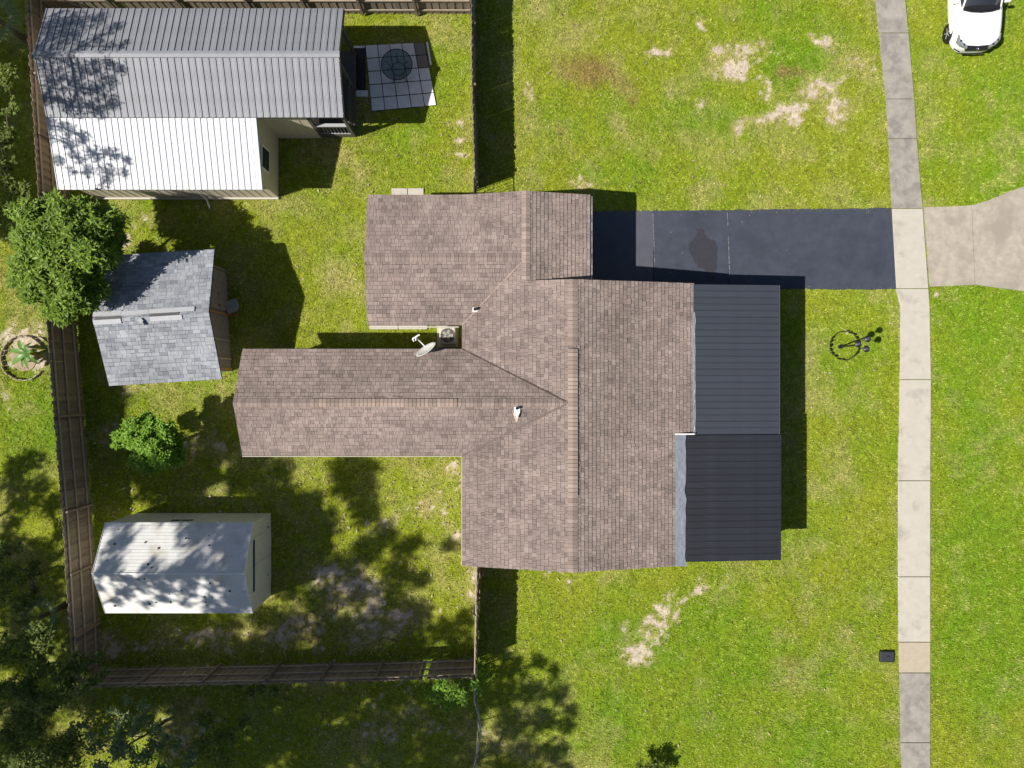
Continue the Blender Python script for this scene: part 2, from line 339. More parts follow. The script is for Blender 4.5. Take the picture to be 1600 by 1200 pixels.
for (xa, xb, m, bl, br) in ((905, 1020, 'asphaltn', 0, .3), (1020.6, 1138, 'asphalt', 0, 0), (1138.6, 1394, 'asphalt', 0, 0)):
    top = scallop(xa, xb, 331 - (xa - 905) * .012, 331 - (xb - 905) * .012, .9, max(4, int((xb - xa) / 7)))
    if xb > 1390: xb_bot = 1400
    else: xb_bot = xb + 2
    bot = scallop(xb_bot, xa, 452, 452, .9, max(4, int((xb - xa) / 7)))
    b = MB(); b.prism(ccw([w(*p) for p in top + bot]), -.08, .016); b.build('asphalt_panel', M[m], drv)
PAVED.append(ccw([w(*p) for p in ((905, 329), (1394, 326), (1400, 453), (905, 453))]))
jb = MB()
for (xa, ya, xb, yb, wd) in ((1136.6, 332, 1140.5, 452, .022), (1020.3, 334, 1023, 420, .018)):
    x, y = w(xa, ya); x2, y2 = w(xb, yb); N_ = 16
    for i in range(N_):
        if random.random() < .2: continue
        t0, t1 = i / N_, (i + random.uniform(.7, 1)) / N_; ww = wd * random.uniform(.5, 1.3)
        jb.poly([(x + (x2 - x) * t0 - ww / 2, y + (y2 - y) * t0, .0205), (x + (x2 - x) * t1 - ww / 2, y + (y2 - y) * t1, .0205), (x + (x2 - x) * t1 + ww / 2, y + (y2 - y) * t1, .0205), (x + (x2 - x) * t0 + ww / 2, y + (y2 - y) * t0, .0205)])
for (cx, cy) in ((1048, 363), (1050, 361), (1069, 360), (1066, 395), (1112, 372), (1064, 336), (1171, 337), (1229, 391), (1159, 347), (1137, 345), (1137, 349), (1048, 426), (1071, 427), (1281, 447)):
    x, y = w(cx, cy); r = random.uniform(.008, .022)
    jb.poly([(x + r * math.cos(a) * random.uniform(.6, 1.4), y + r * math.sin(a), .0207) for a in np.linspace(0, 5.5, 6)])
jb.build('joint_sand', mat('chalky_marks', (.22, .22, .235), .95, .3, 4), drv)
# wet / oily patch on the asphalt
st = [(1091, 357), (1097, 357), (1101, 360), (1099, 364), (1104, 368), (1108, 373), (1111, 377), (1114, 375), (1118, 378), (1120, 384), (1121, 390), (1120, 398), (1121, 408), (1120, 417), (1118, 424), (1119, 438), (1105, 441), (1103, 432), (1104, 424), (1098, 420), (1090, 419), (1089, 413), (1084, 408), (1082, 402), (1079, 396), (1075, 391), (1077, 387), (1075, 382), (1078, 378), (1082, 376), (1086, 370), (1089, 365), (1089, 361), (1086, 359)]
rag = []
for i, p in enumerate(st):
    qn = st[(i + 1) % len(st)]
    for t in (0, .33, .66): rag.append((p[0] + (qn[0] - p[0]) * t + random.uniform(-.9, .9), p[1] + (qn[1] - p[1]) * t + random.uniform(-.9, .9)))
b = MB(); b.poly([(*w(*p), .0200) for p in rag]); b.build('oil_stain', M['stain'], drv)

# ---------------------------------------------------------------- shingled roof planes
def clip(poly, A, B):
    """keep the part left of A->B"""
    o = []; n = len(poly)
    def d(p): return (B[0] - A[0]) * (p[1] - A[1]) - (B[1] - A[1]) * (p[0] - A[0])
    for i in range(n):
        p, q_ = poly[i], poly[(i + 1) % n]; a, b_ = d(p), d(q_)
        if a >= 0: o.append(p)
        if (a > 0 > b_) or (a < 0 < b_): t = a / (a - b_); o.append((p[0] + (q_[0] - p[0]) * t, p[1] + (q_[1] - p[1]) * t))
    return o
def shingle_plane(mb, polys, up, org, z0, pitch, expo=.142, tab=.145, th=.023, wav=0, org_z=0):
    """polys: convex ccw polygons in plan. up: unit plan vector up the slope; z = z0 + pitch * dist along up from org"""
    ux, uy = up; ax, ay = uy, -ux
    def hz(x, y):
        d = (x - org[0]) * ux + (y - org[1]) * uy
        return z0 + pitch * d + wav * math.sin(x * 1.3 + y * 2.1) * .5
    ex = expo / math.sqrt(1 + pitch * pitch)
    for poly in polys:
        poly = ccw(list(poly)); us = [(x - org[0]) * ax + (y - org[1]) * ay for x, y in poly]; vs = [(x - org[0]) * ux + (y - org[1]) * uy for x, y in poly]
        r0 = int(math.floor(min(vs) / ex)); r1 = int(math.ceil(max(vs) / ex))
        for r in range(r0, r1):
            rr = random.Random(r * 7919 + int(abs(org[0]) * 100)); u = min(us) - rr.uniform(0, tab)
            v0 = r * ex; v1 = v0 + ex
            while u < max(us):
                wd = tab * rr.choice((.55, .8, 1, 1.25, 1.5)); lift = th * rr.uniform(.6, 1.35); dv = rr.uniform(-.012, .004)
                g = .008
                rect = [(u, v0 + dv), (u + wd - g, v0 + dv), (u + wd - g, v1 - .010), (u, v1 - .010)]; u += wd
                pl = ccw([(org[0] + a * ax + c * ux, org[1] + a * ay + c * uy) for a, c in rect])
                for i in range(len(poly)):
                    pl = clip(pl, poly[i], poly[(i + 1) % len(poly)])
                    if len(pl) < 3: break
                if len(pl) < 3: continue
                def top(x, y):
                    d = (x - org[0]) * ux + (y - org[1]) * uy
                    return hz(x, y) + lift * (1 - (d - v0) / ex * .85) + .004
                n = len(mb.v); m = len(pl)
                mb.v += [(x, y, top(x, y)) for x, y in pl] + [(x, y, hz(x, y)) for x, y in pl]
                mb.f.append(tuple(range(n, n + m)))
                for i in range(m): j = (i + 1) % m; mb.f.append((n + i, n + m + i, n + m + j, n + j))
    return hz
cap_cache = {}
def cap_mesh(mt, wd, ln, pa, pb, th=.034):
    """saddle-shaped cap, ridge along +x; slopes fall pa on +y, pb on -y"""
    k = (mt.name, wd, ln, pa, pb, th)
    if k in cap_cache: return cap_cache[k]
    b = MB(); h = wd / 2
    def sec(x, t): return [(x, -h, -pb * h + t), (x, 0, t + .006), (x, h, -pa * h + t), (x, h, -pa * h - .004), (x, -h, -pb * h - .004)]
    A, B = sec(0, th), sec(ln, th * .45); b.v = A + B
    for i in range(5): j = (i + 1) % 5; b.f.append((i, j, 5 + j, 5 + i))
    b.f += [(4, 3, 2, 1, 0), (5, 6, 7, 8, 9)]
    cap_cache[k] = b.mesh('ridge_cap', mt); return cap_cache[k]
def caps(parent, a, b_, z, wd, pa, pb, mt, ln=.14, lift=.012, skip=None):
    a = Vector((*a, z)); b_ = Vector((*b_, z)); d = b_ - a; L = d.length; n = int(L / ln); rz = math.atan2(d.y, d.x)
    me_ = cap_mesh(mt, wd, L / n - .014, pa, pb)
    for i in range(n):
        p = a + d * (i / n)
        if skip and skip(i / n): continue
        put('ridge_cap', me_, parent, (p.x, p.y, p.z + lift + random.uniform(-.002, .003)), (0, 0, rz + random.uniform(-.012, .012)))

# ================================================================ HOUSE
house = empty('house', (0, 0, 0), 'single storey brown shingled house with ridge vents and dark metal porch roofs', 'house')
pt = .23; ez = 2.5
W_, RX, RZ = -1.78, 2.09, 2.5 + .23 * 3.87
GX, GZ, GY = .49, 2.5 + .23 * 2.27, 4.41
WP = .45; WY = -.65; WZ = 2.5 + WP * 1.9
YN, YS = 3.6, -6.47
APX = W_ + (WZ - ez) / pt
roof = MB()
sh = MB()
planes = []
def plane(polys, up, org, z0, pitch):
    hz = shingle_plane(sh, polys, up, org, z0, pitch)
    for p in polys: planes.append((p, hz))
plane([[(W_, YS), (RX, YS), (RX, WY), (APX, WY), (W_, -2.55)],
       [(W_, 1.25), (APX, WY), (RX, WY), (RX, YN), (-.30, YN), (W_, 2.09)],
       [(-.30, YN), (GX, YN), (GX, GY)], [(W_, 6.73), (GX, GY), (GX, 6.73)]], (1, 0), (W_, 0), ez, pt)
plane([[(RX, YS), (5.85, YS), (5.85, -1.82), (RX, -1.82)], [(RX, -1.82), (6.5, -1.82), (6.5, YN), (RX, YN)]], (-1, 0), (6.5, 0), RZ - pt * (6.5 - RX), pt)
plane([[(GX, 3.615), (2.78, 3.615), (2.78, 6.73), (GX, 6.73)]], (-1, 0), (2.78, 0), GZ - pt * (2.78 - GX), pt)
plane([[(-5.15, 2.09), (W_, 2.09), (GX, GY), (-5.15, GY)]], (0, 1), (0, 2.09), ez, pt * 2.27 / 2.32)
plane([[(-5.15, GY), (GX, GY), (W_, 6.73), (-5.15, 6.73)]], (0, -1), (0, 6.73), ez, pt * 2.27 / 2.32)
plane([[(-9.585, -2.55), (W_, -2.55), (APX, WY), (-9.585, WY)]], (0, 1), (0, -2.55), ez, WP)
plane([[(-9.585, WY), (APX, WY), (W_, 1.25), (-9.585, 1.25)]], (0, -1), (0, 1.25), ez, WP)
for p, hz in planes:
    roof.prism(ccw(list(p)), lambda x, y, h=hz: h(x, y) - .12, lambda x, y, h=hz: h(x, y) - .003)
rf = roof.build('roof', M['underlay'], house)
sh.build('shingles', M['shingle'], rf, kind='stuff')
caps(rf, (RX, YS), (RX, 3.6), RZ, .36, pt, pt, M['cap'], skip=lambda t: .262 < t < .77)
caps(rf, (GX, 6.73), (GX, 3.62), GZ, .30, pt, pt, M['cap'])
caps(rf, (-5.15, GY), (.3, GY), GZ, .30, pt, pt, M['cap'])
caps(rf, (-9.585, WY), (1.92, WY), WZ, .30, WP, WP, M['cap'], skip=lambda t: .235 < t < .67)
def vent(a, b_, z, wd, pa, pb):
    a = Vector((*a, z)); b_ = Vector((*b_, z)); d = b_ - a; L = d.length; rz = math.atan2(d.y, d.x)
    v = empty_part('ridge_vent', rf, a, rz)
    b = MB(); h = wd / 2 - .02
    for s in (1, -1):
        pp = pa if s > 0 else pb
        b.prism(ccw([(0, 0), (L, 0), (L, s * h), (0, s * h)]), lambda x, y: -pp * abs(y) + .0, lambda x, y: -pp * abs(y) * .8 + .052)
    return b, v, L, rz
def empty_part(name, parent, loc, rz): return (name, parent, loc, rz)
def make_vent(a, b_, z, wd, pa, pb):
    b, (nm, par, loc, rz), L, _ = vent(a, b_, z, wd, pa, pb)
    b.build(nm, M['black'], par, loc=loc, rot=(0, 0, rz))
    a = Vector((*a, z)); d = (Vector((*b_, z)) - a); n = int(L / .14); me_ = cap_mesh(M['ventcap'], wd, L / n - .014, pa * .8, pb * .8, .014)
    for i in range(n):
        p = a + d * (i / n); put('ridge_cap', me_, rf, (p.x, p.y, p.z + .062 + random.uniform(-.002, .003)), (0, 0, rz + random.uniform(-.01, .01)))
y0 = YS + .262 * 10.07; make_vent((RX, -3.84), (RX, 1.22), RZ, .34, pt, pt)
make_vent((-6.92, WY), (-1.87, WY), WZ, .29, WP, WP)
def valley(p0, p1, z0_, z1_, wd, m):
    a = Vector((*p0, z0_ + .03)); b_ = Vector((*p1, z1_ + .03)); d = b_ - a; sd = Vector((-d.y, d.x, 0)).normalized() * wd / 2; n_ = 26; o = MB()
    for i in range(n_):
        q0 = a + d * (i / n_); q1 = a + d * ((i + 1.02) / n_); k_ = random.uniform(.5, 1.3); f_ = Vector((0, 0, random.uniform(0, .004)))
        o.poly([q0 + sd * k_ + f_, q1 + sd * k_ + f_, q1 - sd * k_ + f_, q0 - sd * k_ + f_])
    o.build('valley_line', m, rf)
valley((W_, 1.25), (APX - .1, WY + .05), 2.5, RZ - .04, .05, mat('valley_crease_shade', (.07, .05, .045), .9))  # crease shade of the north wing valley, painted as a dark strip
valley((W_, -2.55), (APX - .1, WY - .05), 2.5, RZ - .04, .07, mat('soft_crease_shade', (.14, .105, .095), .95))  # south wing valley: fainter crease shade, also a coloured strip
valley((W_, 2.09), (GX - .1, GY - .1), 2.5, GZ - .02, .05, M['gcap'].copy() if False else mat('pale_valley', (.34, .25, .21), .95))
# ---- walls, fascia, gutters
def wallbox(mb, x0, x1, y0, y1, z1=2.45): mb.b2((x0, y0, 0), (x1, y1, z1))
wl = MB()
wallbox(wl, W_ + .35, 5.6, YS + .3, 3.3); wallbox(wl, -9.25, W_ + .352, -2.25, .92, 2.452); wallbox(wl, -4.85, 2.5, 2.42, 6.45, 2.454)
for (pts, n) in (([(W_ + .4, 2.4), (5.6, 2.4), (RX, RZ - .16)], None),):
    for y in (YS + .3, 3.3):
        wl.v += [(x, y + dy, z) for dy in (0, .1 if y < 0 else -.1) for x, z in pts]; k = len(wl.v) - 6
        wl.f += [(k, k + 1, k + 2), (k + 5, k + 4, k + 3), (k, k + 3, k + 4, k + 1), (k + 1, k + 4, k + 5, k + 2), (k + 2, k + 5, k + 3, k)]
for (x, ya, yb, ym, zt) in ((-9.25, -2.2, .9, WY, WZ - .2), (-4.85, 2.45, 6.4, GY, GZ - .16)):
    k = len(wl.v); wl.v += [(x + dx, y, z) for dx in (0, .1) for y, z in ((ya, 2.4), (yb, 2.4), (ym, zt))]
    wl.f += [(k, k + 1, k + 2), (k + 5, k + 4, k + 3), (k, k + 3, k + 4, k + 1), (k + 1, k + 4, k + 5, k + 2), (k + 2, k + 5, k + 3, k)]
# triangular wall between the low garage slope and the taller main roof
wl.prism([(GX, 3.52), (2.78, 3.52), (2.78, 3.59), (GX, 3.59)], lambda x, y: GZ - pt * (x - GX) - .1, lambda x, y: min(2.5 + pt * (x - W_), RZ - pt * (x - RX)) - .05)
wl.build('wall', M['wallhouse'], house)
def strip(name, a, b_, z, wd, ht, m, parent=house):
    d = Vector((b_[0] - a[0], b_[1] - a[1], 0)); b = MB(); b.box(((a[0] + b_[0]) / 2, (a[1] + b_[1]) / 2, z), (d.length, wd, ht), math.atan2(d.y, d.x))
    return b.build(name, m, parent)
strip('gutter', (2.84, 3.66), (2.84, 6.70), 2.40, .035, .08, M['trim'])
strip('gutter', (-5.1, 2.03), (-1.9, 2.03), 2.43, .035, .08, M['acbeige'])
strip('fascia', (-9.585, 1.262), (-1.95, 1.262), 2.40, .02, .09, M['cap'])
strip('fascia', (-9.6, -2.58), (W_ - .02, -2.58), 2.42, .02, .12, M['acbeige'])
strip('fascia', (W_ - .012, YS), (W_ - .012, -2.6), 2.40, .02, .12, M['acbeige'])
gd = MB(); gd.b2((2.5, 3.9, .05), (2.56, 6.2, 2.15))
for i in range(1, 4): gd.b2((2.56, 3.92, .05 + i * .525 - .01), (2.58, 6.18, .05 + i * .525 + .01))
gd.build('garage_door', M['trim'], house)
drip = MB()
drip.b2((-5.165, 2.09, 2.40), (-5.15, GY, 2.41)); 
# step-flashing and vent pipes
def vpipe(px, py, z, boot, bs):
    x, y = P(px, py, z + .15); b = MB()
    b.prism([(x - .10, y - .02 - bs), (x, y - .12 - bs * 1.9), (x + .10, y - .02 - bs), (x + .11, y + .1), (x - .11, y + .1)], lambda x_, y_: z - .06, lambda x_, y_: z + .028) if boot else b.b2((x - .09, y - .09, z - .08), (x + .09, y + .09, z + .03))
    o = b.build('vent_pipe', M['trim'], rf); t = MB(); t.tube([(x, y, z - .1), (x, y, z + .22)], .05, 10, False); t.build('pipe', M['greypaint'], o)
    t = MB(); t.tube([(x, y, z + .10), (x, y, z + .15)], .042, 10); t.build('pipe_bore', M['black'], o)
vpipe(742, 483, 2.5 + pt * (.46) + .02, False, 0)
x, y = P(808, 642, 3.2)
vpt = 2.5 + WP * (y + 2.55); vpipe(808, 638, vpt + .06, True, .12)
dt = M['soil']
lead = mat('lead_flashing', (.52, .40, .32), .7, .1, 3)
hzw = lambda x_, y_: 2.5 + WP * (y_ + 2.55)
x, y = P(807, 649, 3.15); b = MB(); b.prism(ccw([(x - .13, y + .1), (x - .02, y - .24), (x + .02, y - .24), (x + .13, y + .1)]), lambda a, c: hzw(a, c) + .01, lambda a, c: hzw(a, c) + .032); b.build('boot_flashing', lead, rf)
# ---- dark metal porch roofs
def panels(parent, x0, x1, ya, yb, z_at, n, m, name='roof_panel', rib=.02, gap=.006, swap=False, ribw=.028, jit=0):
    """standing panels running along x (or along y if swap) between ya..yb, each a part"""
    st_ = (yb - ya) / n
    b = MB()
    def pt_(u, v, z): return (v, u, z) if swap else (u, v, z)
    za, zb = z_at(x0), z_at(x1)
    for (v0, v1, h) in ((0, st_ - gap, 0), (0, ribw, rib), (st_ * .34, st_ * .34 + .012, .004), (st_ * .67, st_ * .67 + .012, .004)):
        k = len(b.v)
        for z_, (u) in ((za, x0), (zb, x1)):
            b.v += [pt_(u, v0, z_ - (.02 if h == 0 else -.001)), pt_(u, v1, z_ - (.02 if h == 0 else -.001)), pt_(u, v1, z_ + h), pt_(u, v0, z_ + h)]
        b.f += [(k, k + 1, k + 2, k + 3), (k + 7, k + 6, k + 5, k + 4), (k, k + 4, k + 5, k + 1), (k + 1, k + 5, k + 6, k + 2), (k + 2, k + 6, k + 7, k + 3), (k + 3, k + 7, k + 4, k)]
    me_ = b.mesh(name, m)
    for i in range(n):
        o = put(name, me_, parent, (ya + i * st_, 0, random.uniform(-jit, jit)) if swap else (0, ya + i * st_, random.uniform(-jit, jit)))
    return me_
panels(house, 6.47, 9.60, -1.80, 3.56, lambda x: 2.46 - (x - 6.47) * .075, 23, M['porch1'], rib=.012, ribw=.02, gap=.010)
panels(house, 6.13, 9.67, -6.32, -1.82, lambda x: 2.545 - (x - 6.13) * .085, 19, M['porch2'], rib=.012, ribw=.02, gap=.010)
b = MB(); b.prism([(6.3, -6.30), (9.6, -6.30), (9.6, 3.54), (6.3, 3.54)], lambda x, y: 2.28 - (x - 6.3) * .06, lambda x, y: 2.395 - (x - 6.3) * .075); b.build('porch_deck', M['underlay'], house)
# crumpled flashing between shingles and metal
def crumple(x0, x1, y0, y1, z0, z1, ragged):
    b = MB(); n = int((y1 - y0) / .07); rr = random.Random(5); cols = 5; base = len(b.v)
    for i in range(n + 1):
        y = y0 + (y1 - y0) * i / n; xr = x1 + ragged * (vnoise(np.array([y * 3.0]), np.array([0.]), 1, 9)[0] - .5) * 2
        for j in range(cols):
            t = j / (cols - 1); b.v.append((x0 + (xr - x0) * t, y + rr.uniform(-.01, .01), z0 + (z1 - z0) * t + (rr.uniform(-.003, .005) if 0 < j < cols - 1 else 0)))
    for i in range(n):
        for j in range(cols - 1): k = i * cols + j; b.f.append((k, k + 1, k + 1 + cols, k + cols))
    o = b.build('flashing', M['silver'], rf, smooth=False); m_ = o.modifiers.new('solid', 'SOLIDIFY'); m_.thickness = .004
crumple(5.80, 6.16, -6.47, -1.78, 2.575, 2.575, .05)
crumple(6.44, 6.535, -1.80, 2.55, 2.475, 2.475, .022)
b = MB(); b.b2((5.78, -1.80, 2.565), (6.47, -1.755, 2.60)); b.build('flashing', M['trim'], rf)
for y in (-6.1, -4, -1.9, .8, 3.3):
    b = MB(); b.b2((9.35, y - .05, 0), (9.45, y + .05, 2.1)); b.build('porch_post', M['greypaint'], house)
b = MB(); b.b2((5.6, -6.2, -.05), (9.5, 3.4, .06)); b.build('porch_floor', M['concg'], house)
strip('eave_trim', (9.625, -1.8), (9.625, 3.55), 2.19, .02, .06, M['darkwood'])
# ---- satellite dish
dx_, dy_ = P(666, 546, 3.05)
dish = empty('satellite_dish', (dx_ + .05, dy_ - .08, 2.55), 'off-white oval satellite dish with feed arm on the edge of the brown roof', 'satellite dish')
n = Vector((-.50, .74, .42)).normalized(); ax_ = Vector((.835, .55, 0)).normalized(); ay_ = n.cross(ax_).normalized()
if ay_.z < 0: ay_ = -ay_
b = MB(); rings = 6; seg = 32; base = Vector((-.05, .08, .50))
for r in range(rings + 1):
    t = r / rings
    for k in range(seg):
        a = 2 * math.pi * k / seg; p = base + ax_ * (.40 * t * math.cos(a)) + ay_ * (.37 * t * math.sin(a)) + n * (.075 * t * t - .05); b.v.append(tuple(p))
for r in range(rings):
    for k in range(seg): a0 = r * seg + k; a1 = r * seg + (k + 1) % seg; b.f.append((a0, a1, a1 + seg, a0 + seg))
o = b.build('reflector', M['dish'], dish, smooth=True); m_ = o.modifiers.new('s', 'SOLIDIFY'); m_.thickness = .014
low = base - ay_ * .34 - n * .02
ex_, ey_ = P(650, 527, 2.95); lnb = Vector((ex_ - dish.location.x, ey_ - dish.location.y, .42))
b = MB(); b.tube([low, (low + lnb) / 2 + Vector((0, 0, -.03)), lnb], .022, 8); b.build('feed_arm', M['trim'], dish)
b = MB(); b.tube([lnb + Vector((.13, .09, .02)), lnb + Vector((-.12, -.06, .02))], .03, 8); b.tube([lnb + Vector((-.12, -.06, .02)), lnb + Vector((-.06, -.15, .02))], .022, 8); b.tube([lnb + Vector((-.0, -.01, .02)), lnb + Vector((.0, -.12, .02))], .024, 8); b.build('receiver', M['trim'], dish)
b = MB(); b.tube([(0, 0, -.0), (0, -.02, .28), tuple(base - n * .07)], .026, 8); b.box((0, 0, .005), (.2, .16, .03)); b.build('mast', M['greypaint'], dish)
# ---- air conditioner
acx, acy = P(699, 524, .75)
ac = empty('air_conditioner', (acx, acy, .06), 'beige air conditioner condenser with round fan grille in the gap between two wings', 'air conditioner')
b = MB(); b.box((0, 0, .35), (.62, .66, .68)); bevel(b.build('casing', M['acbeige'], ac), .05, 3)
b = MB(); b.tube([(0, 0, .66), (0, 0, .702)], .27, 28); b.build('fan_well', M['black'], ac)
for i in range(5):
    b = MB(); a = i * 2 * math.pi / 5; b.box((.12 * math.cos(a), .12 * math.sin(a), .708), (.2, .10, .008), a); b.build('fan_blade', M['greypaint'], ac)
b = MB()
for r in (.06, .11, .16, .21, .26):
    b.tube([(r * math.cos(a), r * math.sin(a), .722) for a in np.linspace(0, 2 * math.pi, 25)], .004, 4, False)
for i in range(18): a = i * math.pi / 9; b.tube([(.03 * math.cos(a), .03 * math.sin(a), .722), (.27 * math.cos(a), .27 * math.sin(a), .722)], .0035, 4)
b.build('grille', M['acbeige'], ac)
b = MB(); b.b2((acx - .46, acy - .42, -.05), (acx + .36, acy + .42, .06)); tag(b.build('equipment_pad', M['concl']), 'pale concrete pad under the beige air conditioner', 'concrete pad')
gp = 0
for i, (xa, xb) in enumerate(((578, 622), (623, 668))):
    x0, ya = w(xa, 514.5); x1, yb = w(xb, 500)
    b = MB(); b.b2((x0, ya, -.05), (x1 - .01, yb, .035)); tag(b.build('concrete_paver', M['concl']), ('pale paver strip under the eave, the farther one from the air conditioner', 'pale paver strip under the eave, the one nearer the air conditioner')[i], 'paver', 'long pavers along the wing wall')
for i, (xa, xb) in enumerate(((612, 636.5), (637.5, 662))):
    x0, ya = w(xa, 325); x1, yb = w(xb, 294.5)
    b = MB(); b.b2((x0, ya - .1, -.05), (x1, yb, .04)); bevel(tag(b.build('concrete_paver', M['concl']), ('left of two square pavers peeking out from the north eave', 'right of two square pavers peeking out from the north eave')[i], 'paver', 'square pavers at the north eave'), .01)

# ================================================================ COTTAGE (metal roofed building, top left)
cot = empty('cottage', (0, 0, 0), 'beige outbuilding with grey metal gable roof, white lean-to roof and small porch', 'building')
CE, CR, CY, CN, CS = 3.0, 3.66, 11.2, 13.1, 9.3
panels(cot, CR_y0 := CS, CY, -16.23, -5.87, lambda y: CE + (y - CS) * (CR - CE) / (CY - CS), 44, M['greymetal'], rib=.030, gap=.018, swap=True)
panels(cot, CY, CN, -16.23, -5.87, lambda y: CR - (y - CY) * (CR - CE) / (CN - CY), 44, M['greymetal'], rib=.030, gap=.018, swap=True)
b = MB(); b.prism([(-16.26, CS + .02), (-5.85, CS + .02), (-5.85, CY), (-16.26, CY)], lambda x, y: CE - .14 + (y - CS) * .347, lambda x, y: CE - .026 + (y - CS) * .3474)
b.prism([(-16.26, CY), (-5.85, CY), (-5.85, CN - .02), (-16.26, CN - .02)], lambda x, y: CR - .14 - (y - CY) * .347, lambda x, y: CR - .026 - (y - CY) * .3474); b.build('roof_deck', M['underlay'], cot)
b = MB()
for s in (1, -1):
    b.prism(ccw([(-16.25, CY), (-5.85, CY), (-5.85, CY + s * .11), (-16.25, CY + s * .11)]), lambda x, y: CR + .0 - abs(y - CY) * .34, lambda x, y: CR + .05 - abs(y - CY) * .30)
b.build('ridge_flashing', M['greymetal'], cot)
LZ0, LZ1, LY = 2.93, 2.30, 6.97
panels(cot, LY, 9.30, -16.28, -9.14, lambda y: LZ1 + (y - LY) * (LZ0 - LZ1) / (9.30 - LY), 32, M['whitemetal'], rib=.026, gap=.016, swap=True, ribw=.02)
b = MB(); b.prism([(-9.14, LY), (-8.95, LY), (-8.95, 9.3), (-9.14, 9.3)], lambda x, y: LZ1 - .08 + (y - LY) * .27, lambda x, y: LZ1 + .012 + (y - LY) * .27); b.build('edge_trim', mat('pale_blue_trim', (.55, .6, .68), .45), cot)
b = MB(); b.prism([(-16.3, LY + .02), (-9.0, LY + .02), (-9.0, 9.6), (-16.3, 9.6)], lambda x, y: LZ1 - .13 + (y - LY) * .27, lambda x, y: LZ1 - .026 + (y - LY) * .27); b.build('lean_to_deck', M['underlay'], cot)
b = MB(); b.b2((-16.2, 9.60, 0), (-7.45, 12.85, 2.98)); b.prism([(-16.2, 7.275), (-9.125, 7.275), (-9.125, 9.6), (-16.2, 9.6)], 0, lambda x, y: LZ1 - .14 + (y - LY) * .27)
b.build('wall', M['wall'], cot)
for i in range(24):
    x = -16.1 + i * .305
    b = MB(); b.b2((x, 7.262, .03), (x + .012, 7.275, 2.2)); b.build('siding_batten', M['wall'], cot)
for x in np.arange(-9.0, -7.5, .305):
    b = MB(); b.b2((x, 9.587, .03), (x + .015, 9.6, 2.9)); b.build('siding_batten', M['wall'], cot)
b = MB(); b.b2((-16.25, 7.20, 0), (-9.10, 7.262, .10)); b.build('skirting_board', M['acbeige'], cot)
wn = MB(); wn.b2((-9.125, 7.85, 1.18), (-9.08, 8.72, 1.98)); wo = wn.build('window', M['trim'], cot)
for a, c in ((1.24, 1.56), (1.60, 1.92)):
    b = MB(); b.b2((-9.08, 7.92, a), (-9.068, 8.65, c)); b.build('pane', M['glass'], wo)
# porch
b = MB(); b.b2((-7.45, 9.64, 0), (-6.08, 12.86, .28)); b.build('porch_floor', M['darkwood'], cot)
for (x, y) in ((-6.13, 9.66), (-7.40, 9.66), (-6.13, 12.8), (-6.13, 11.4)):
    b = MB(); b.b2((x - .05, y - .05, .28), (x + .05, y + .05, 2.9)); b.build('porch_post', M['darkwood'], cot)
b = MB(); b.b2((-7.35, 9.62, 1.14), (-6.18, 9.74, 1.20)); b.build('hand_rail', M['greypaint'], cot)
b = MB(); b.b2((-7.35, 9.64, .36), (-6.18, 9.70, .40)); b.build('bottom_rail', M['greypaint'], cot)
for i in range(9):
    b = MB(); b.b2((-7.3 + i * .13, 9.65, .4), (-7.27 + i * .13, 9.69, 1.14)); b.build('baluster', M['darkwood'], cot)
b = MB(); b.b2((-6.16, 9.75, 1.14), (-6.08, 11.35, 1.20)); b.build('hand_rail', M['darkwood'], cot)
for i in range(11):
    b = MB(); b.b2((-6.14, 9.8 + i * .14, .28), (-6.10, 9.83 + i * .14, 1.14)); b.build('baluster', M['darkwood'], cot)
b = MB(); b.b2((-7.5, 9.55, 2.86), (-5.95, 9.64, 2.98)); b.b2((-6.2, 9.64, 2.86), (-6.05, 12.9, 2.98)); b.build('porch_beam', M['darkwood'], cot)
b = MB(); b.b2((-7.449, 11.6, .28), (-7.40, 12.5, 2.3)); b.build('door', M['greypaint'], cot)
k = MB(); k.v = [(-7.45, 9.62, 2.9), (-7.45, 12.86, 2.9), (-7.45, CY, 3.5), (-7.38, 9.62, 2.9), (-7.38, 12.86, 2.9), (-7.38, CY, 3.5)]
k.f = [(0, 1, 2), (5, 4, 3), (0, 3, 4, 1), (1, 4, 5, 2), (2, 5, 3, 0)]; k.build('gable', M['wall'], cot)
b = MB(); b.b2((-15.0, 7.19, 0), (-14.96, 7.20, 0.02))
b = MB(); x, y = w(326, 318); b.tube([(x, 7.22, 1.6), (x, 7.17, .2), (x + .02, 6.98, .06), (x + .06, 6.85, .04)], .035, 8); b.build('downspout', M['trim'], cot)
b = MB()
for zf, ya_, yb_, xa_, xb_ in ((lambda y: CE + (y - CS) * .347, CS + .12, CY - .2, -16.1, -5.95), (lambda y: LZ1 + (y - LY) * .27, LY + .1, 9.2, -16.1, -9.3)):
    for y_ in np.linspace(ya_, yb_, 4):
        for x_ in np.arange(xa_, xb_, .235): b.box((x_ + .12, y_ + random.uniform(-.01, .01), zf(y_) + .006), (.022, .022, .012))
b.build('screw_heads', M['greypaint'], cot, kind='stuff')
